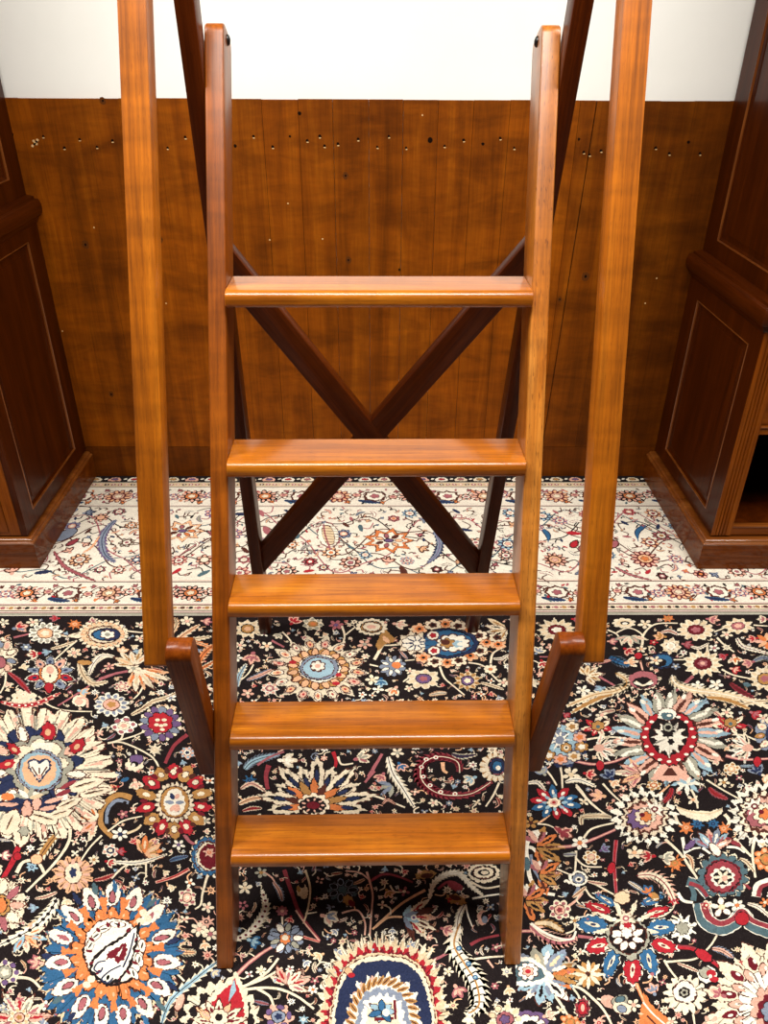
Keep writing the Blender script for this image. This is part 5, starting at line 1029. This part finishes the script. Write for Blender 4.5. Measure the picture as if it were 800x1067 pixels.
# pile edges: every outline is broken up knot by knot, and every patch faces up
NV, NF = [], []
jr = random.Random(77)
def knotted(idx, ngon):
    P = [RV[i] for i in idx]; A = sum(P[i][0] * P[(i + 1) % len(P)][1] - P[(i + 1) % len(P)][0] * P[i][1] for i in range(len(P)))
    if A < 0: P.reverse()
    if not ngon or abs(A) > 1.0: b = len(NV); NV.extend(P); NF.append(tuple(range(b, b + len(P)))); NC.append(c_); return
    out = []; near = sqrt((P[0][0] - P[2][0]) ** 2 + (P[0][1] - P[2][1]) ** 2); am = min(0.0022, 0.17 * sqrt(abs(A) / 2))
    for i in range(len(P)):
        (x0, y0, z), (x1, y1, _) = P[i], P[(i + 1) % len(P)]
        out.append((x0, y0, z)); l = sqrt((x1 - x0) ** 2 + (y1 - y0) ** 2); k = min(18, int(l / 0.0034))
        for j in range(1, k + 1):
            t = j / (k + 1); a2 = min(am, .22 * l, .3 * near); q = jr.uniform(-a2, a2); out.append((x0 + (x1 - x0) * t - (y1 - y0) / l * q, y0 + (y1 - y0) * t + (x1 - x0) / l * q, z))
    b = len(NV)
    if len(P) < 12: NV.extend(out); NF.append(tuple(range(b, b + len(out)))); NC.append(c_); return
    n_ = len(P); out.append((sum(p[0] for p in P) / n_, sum(p[1] for p in P) / n_, P[0][2])); NV.extend(out); m_ = len(out) - 1
    for i in range(m_):
        j = (i + 1) % m_; a, d = out[i], out[j]; c0 = out[m_]
        up = (a[0] - c0[0]) * (d[1] - c0[1]) - (d[0] - c0[0]) * (a[1] - c0[1]) > 0
        NF.append((b + m_, b + i, b + j) if up else (b + m_, b + j, b + i)); NC.append(c_)
NC = []
for f_, c_ in zip(RF, RC):
    h_ = 1 + rr_.uniform(-.09, .09); c_ = tuple(min(1, q * h_) for q in lin(PAL[c_])[:3])
    knotted(f_, len(f_) > 4 or len(f_) == 3)
RV, RF, RC = NV, NF, NC
bx0 = len(RV)
zb, zt = -0.0099, -0.00145
RV += [(-RX, RY0, zb), (RX, RY0, zb), (RX, RY1, zb), (-RX, RY1, zb), (-RX, RY0, zt), (RX, RY0, zt), (RX, RY1, zt), (-RX, RY1, zt)]
for f_ in ((3, 2, 1, 0), (4, 5, 6, 7), (0, 1, 5, 4), (1, 2, 6, 5), (2, 3, 7, 6), (3, 0, 4, 7)):
    RF.append(tuple(bx0 + k for k in f_)); RC.append(lin(PAL['k'])[:3])
rme = bpy.data.meshes.new('rug')
rme.from_pydata(RV, [], RF); rme.update()
ya = rme.color_attributes.new('yarn', 'FLOAT_COLOR', 'CORNER')
buf = []
for p, c_ in zip(rme.polygons, RC):
    buf.extend((c_[0], c_[1], c_[2], 1.0) * p.loop_total)
ya.data.foreach_set('color', buf)
rme.materials.append(rug_material())
rug = bpy.data.objects.new('rug', rme); C.objects.link(rug)
rug['label'] = 'black-ground floral wool rug with cream border lying under the step ladder and bookcases'; rug['category'] = 'rug'


# ------------------------------------------------------------------ light
w = bpy.data.worlds.new('world'); scene.world = w; w.use_nodes = True
bg = w.node_tree.nodes['Background']
bg.inputs[0].default_value = (1.0, 0.93, 0.85, 1); bg.inputs[1].default_value = 0.06
def lamp(name, loc, sx, sy, power, col=(1.0, 0.962, 0.90)):
    d = bpy.data.lights.new(name, 'AREA'); d.shape = 'RECTANGLE'; d.size = sx; d.size_y = sy
    d.energy = power; d.color = col
    o = bpy.data.objects.new(name, d); C.objects.link(o); o.location = loc
    return o
lamp('ceiling_lamp', (-1.5, 1.15, 2.86), 1.2, 0.6, 76)
lamp('ceiling_lamp', (1.5, 1.15, 2.86), 1.2, 0.6, 67)
lamp('ceiling_lamp', (0.0, 0.62, 2.86), 1.2, 0.6, 44)

scene.view_settings.view_transform = 'Standard'
scene.view_settings.look = 'None'
scene.view_settings.exposure = 0.25
scene.view_settings.gamma = 1.0
scene.view_settings.use_curve_mapping = False
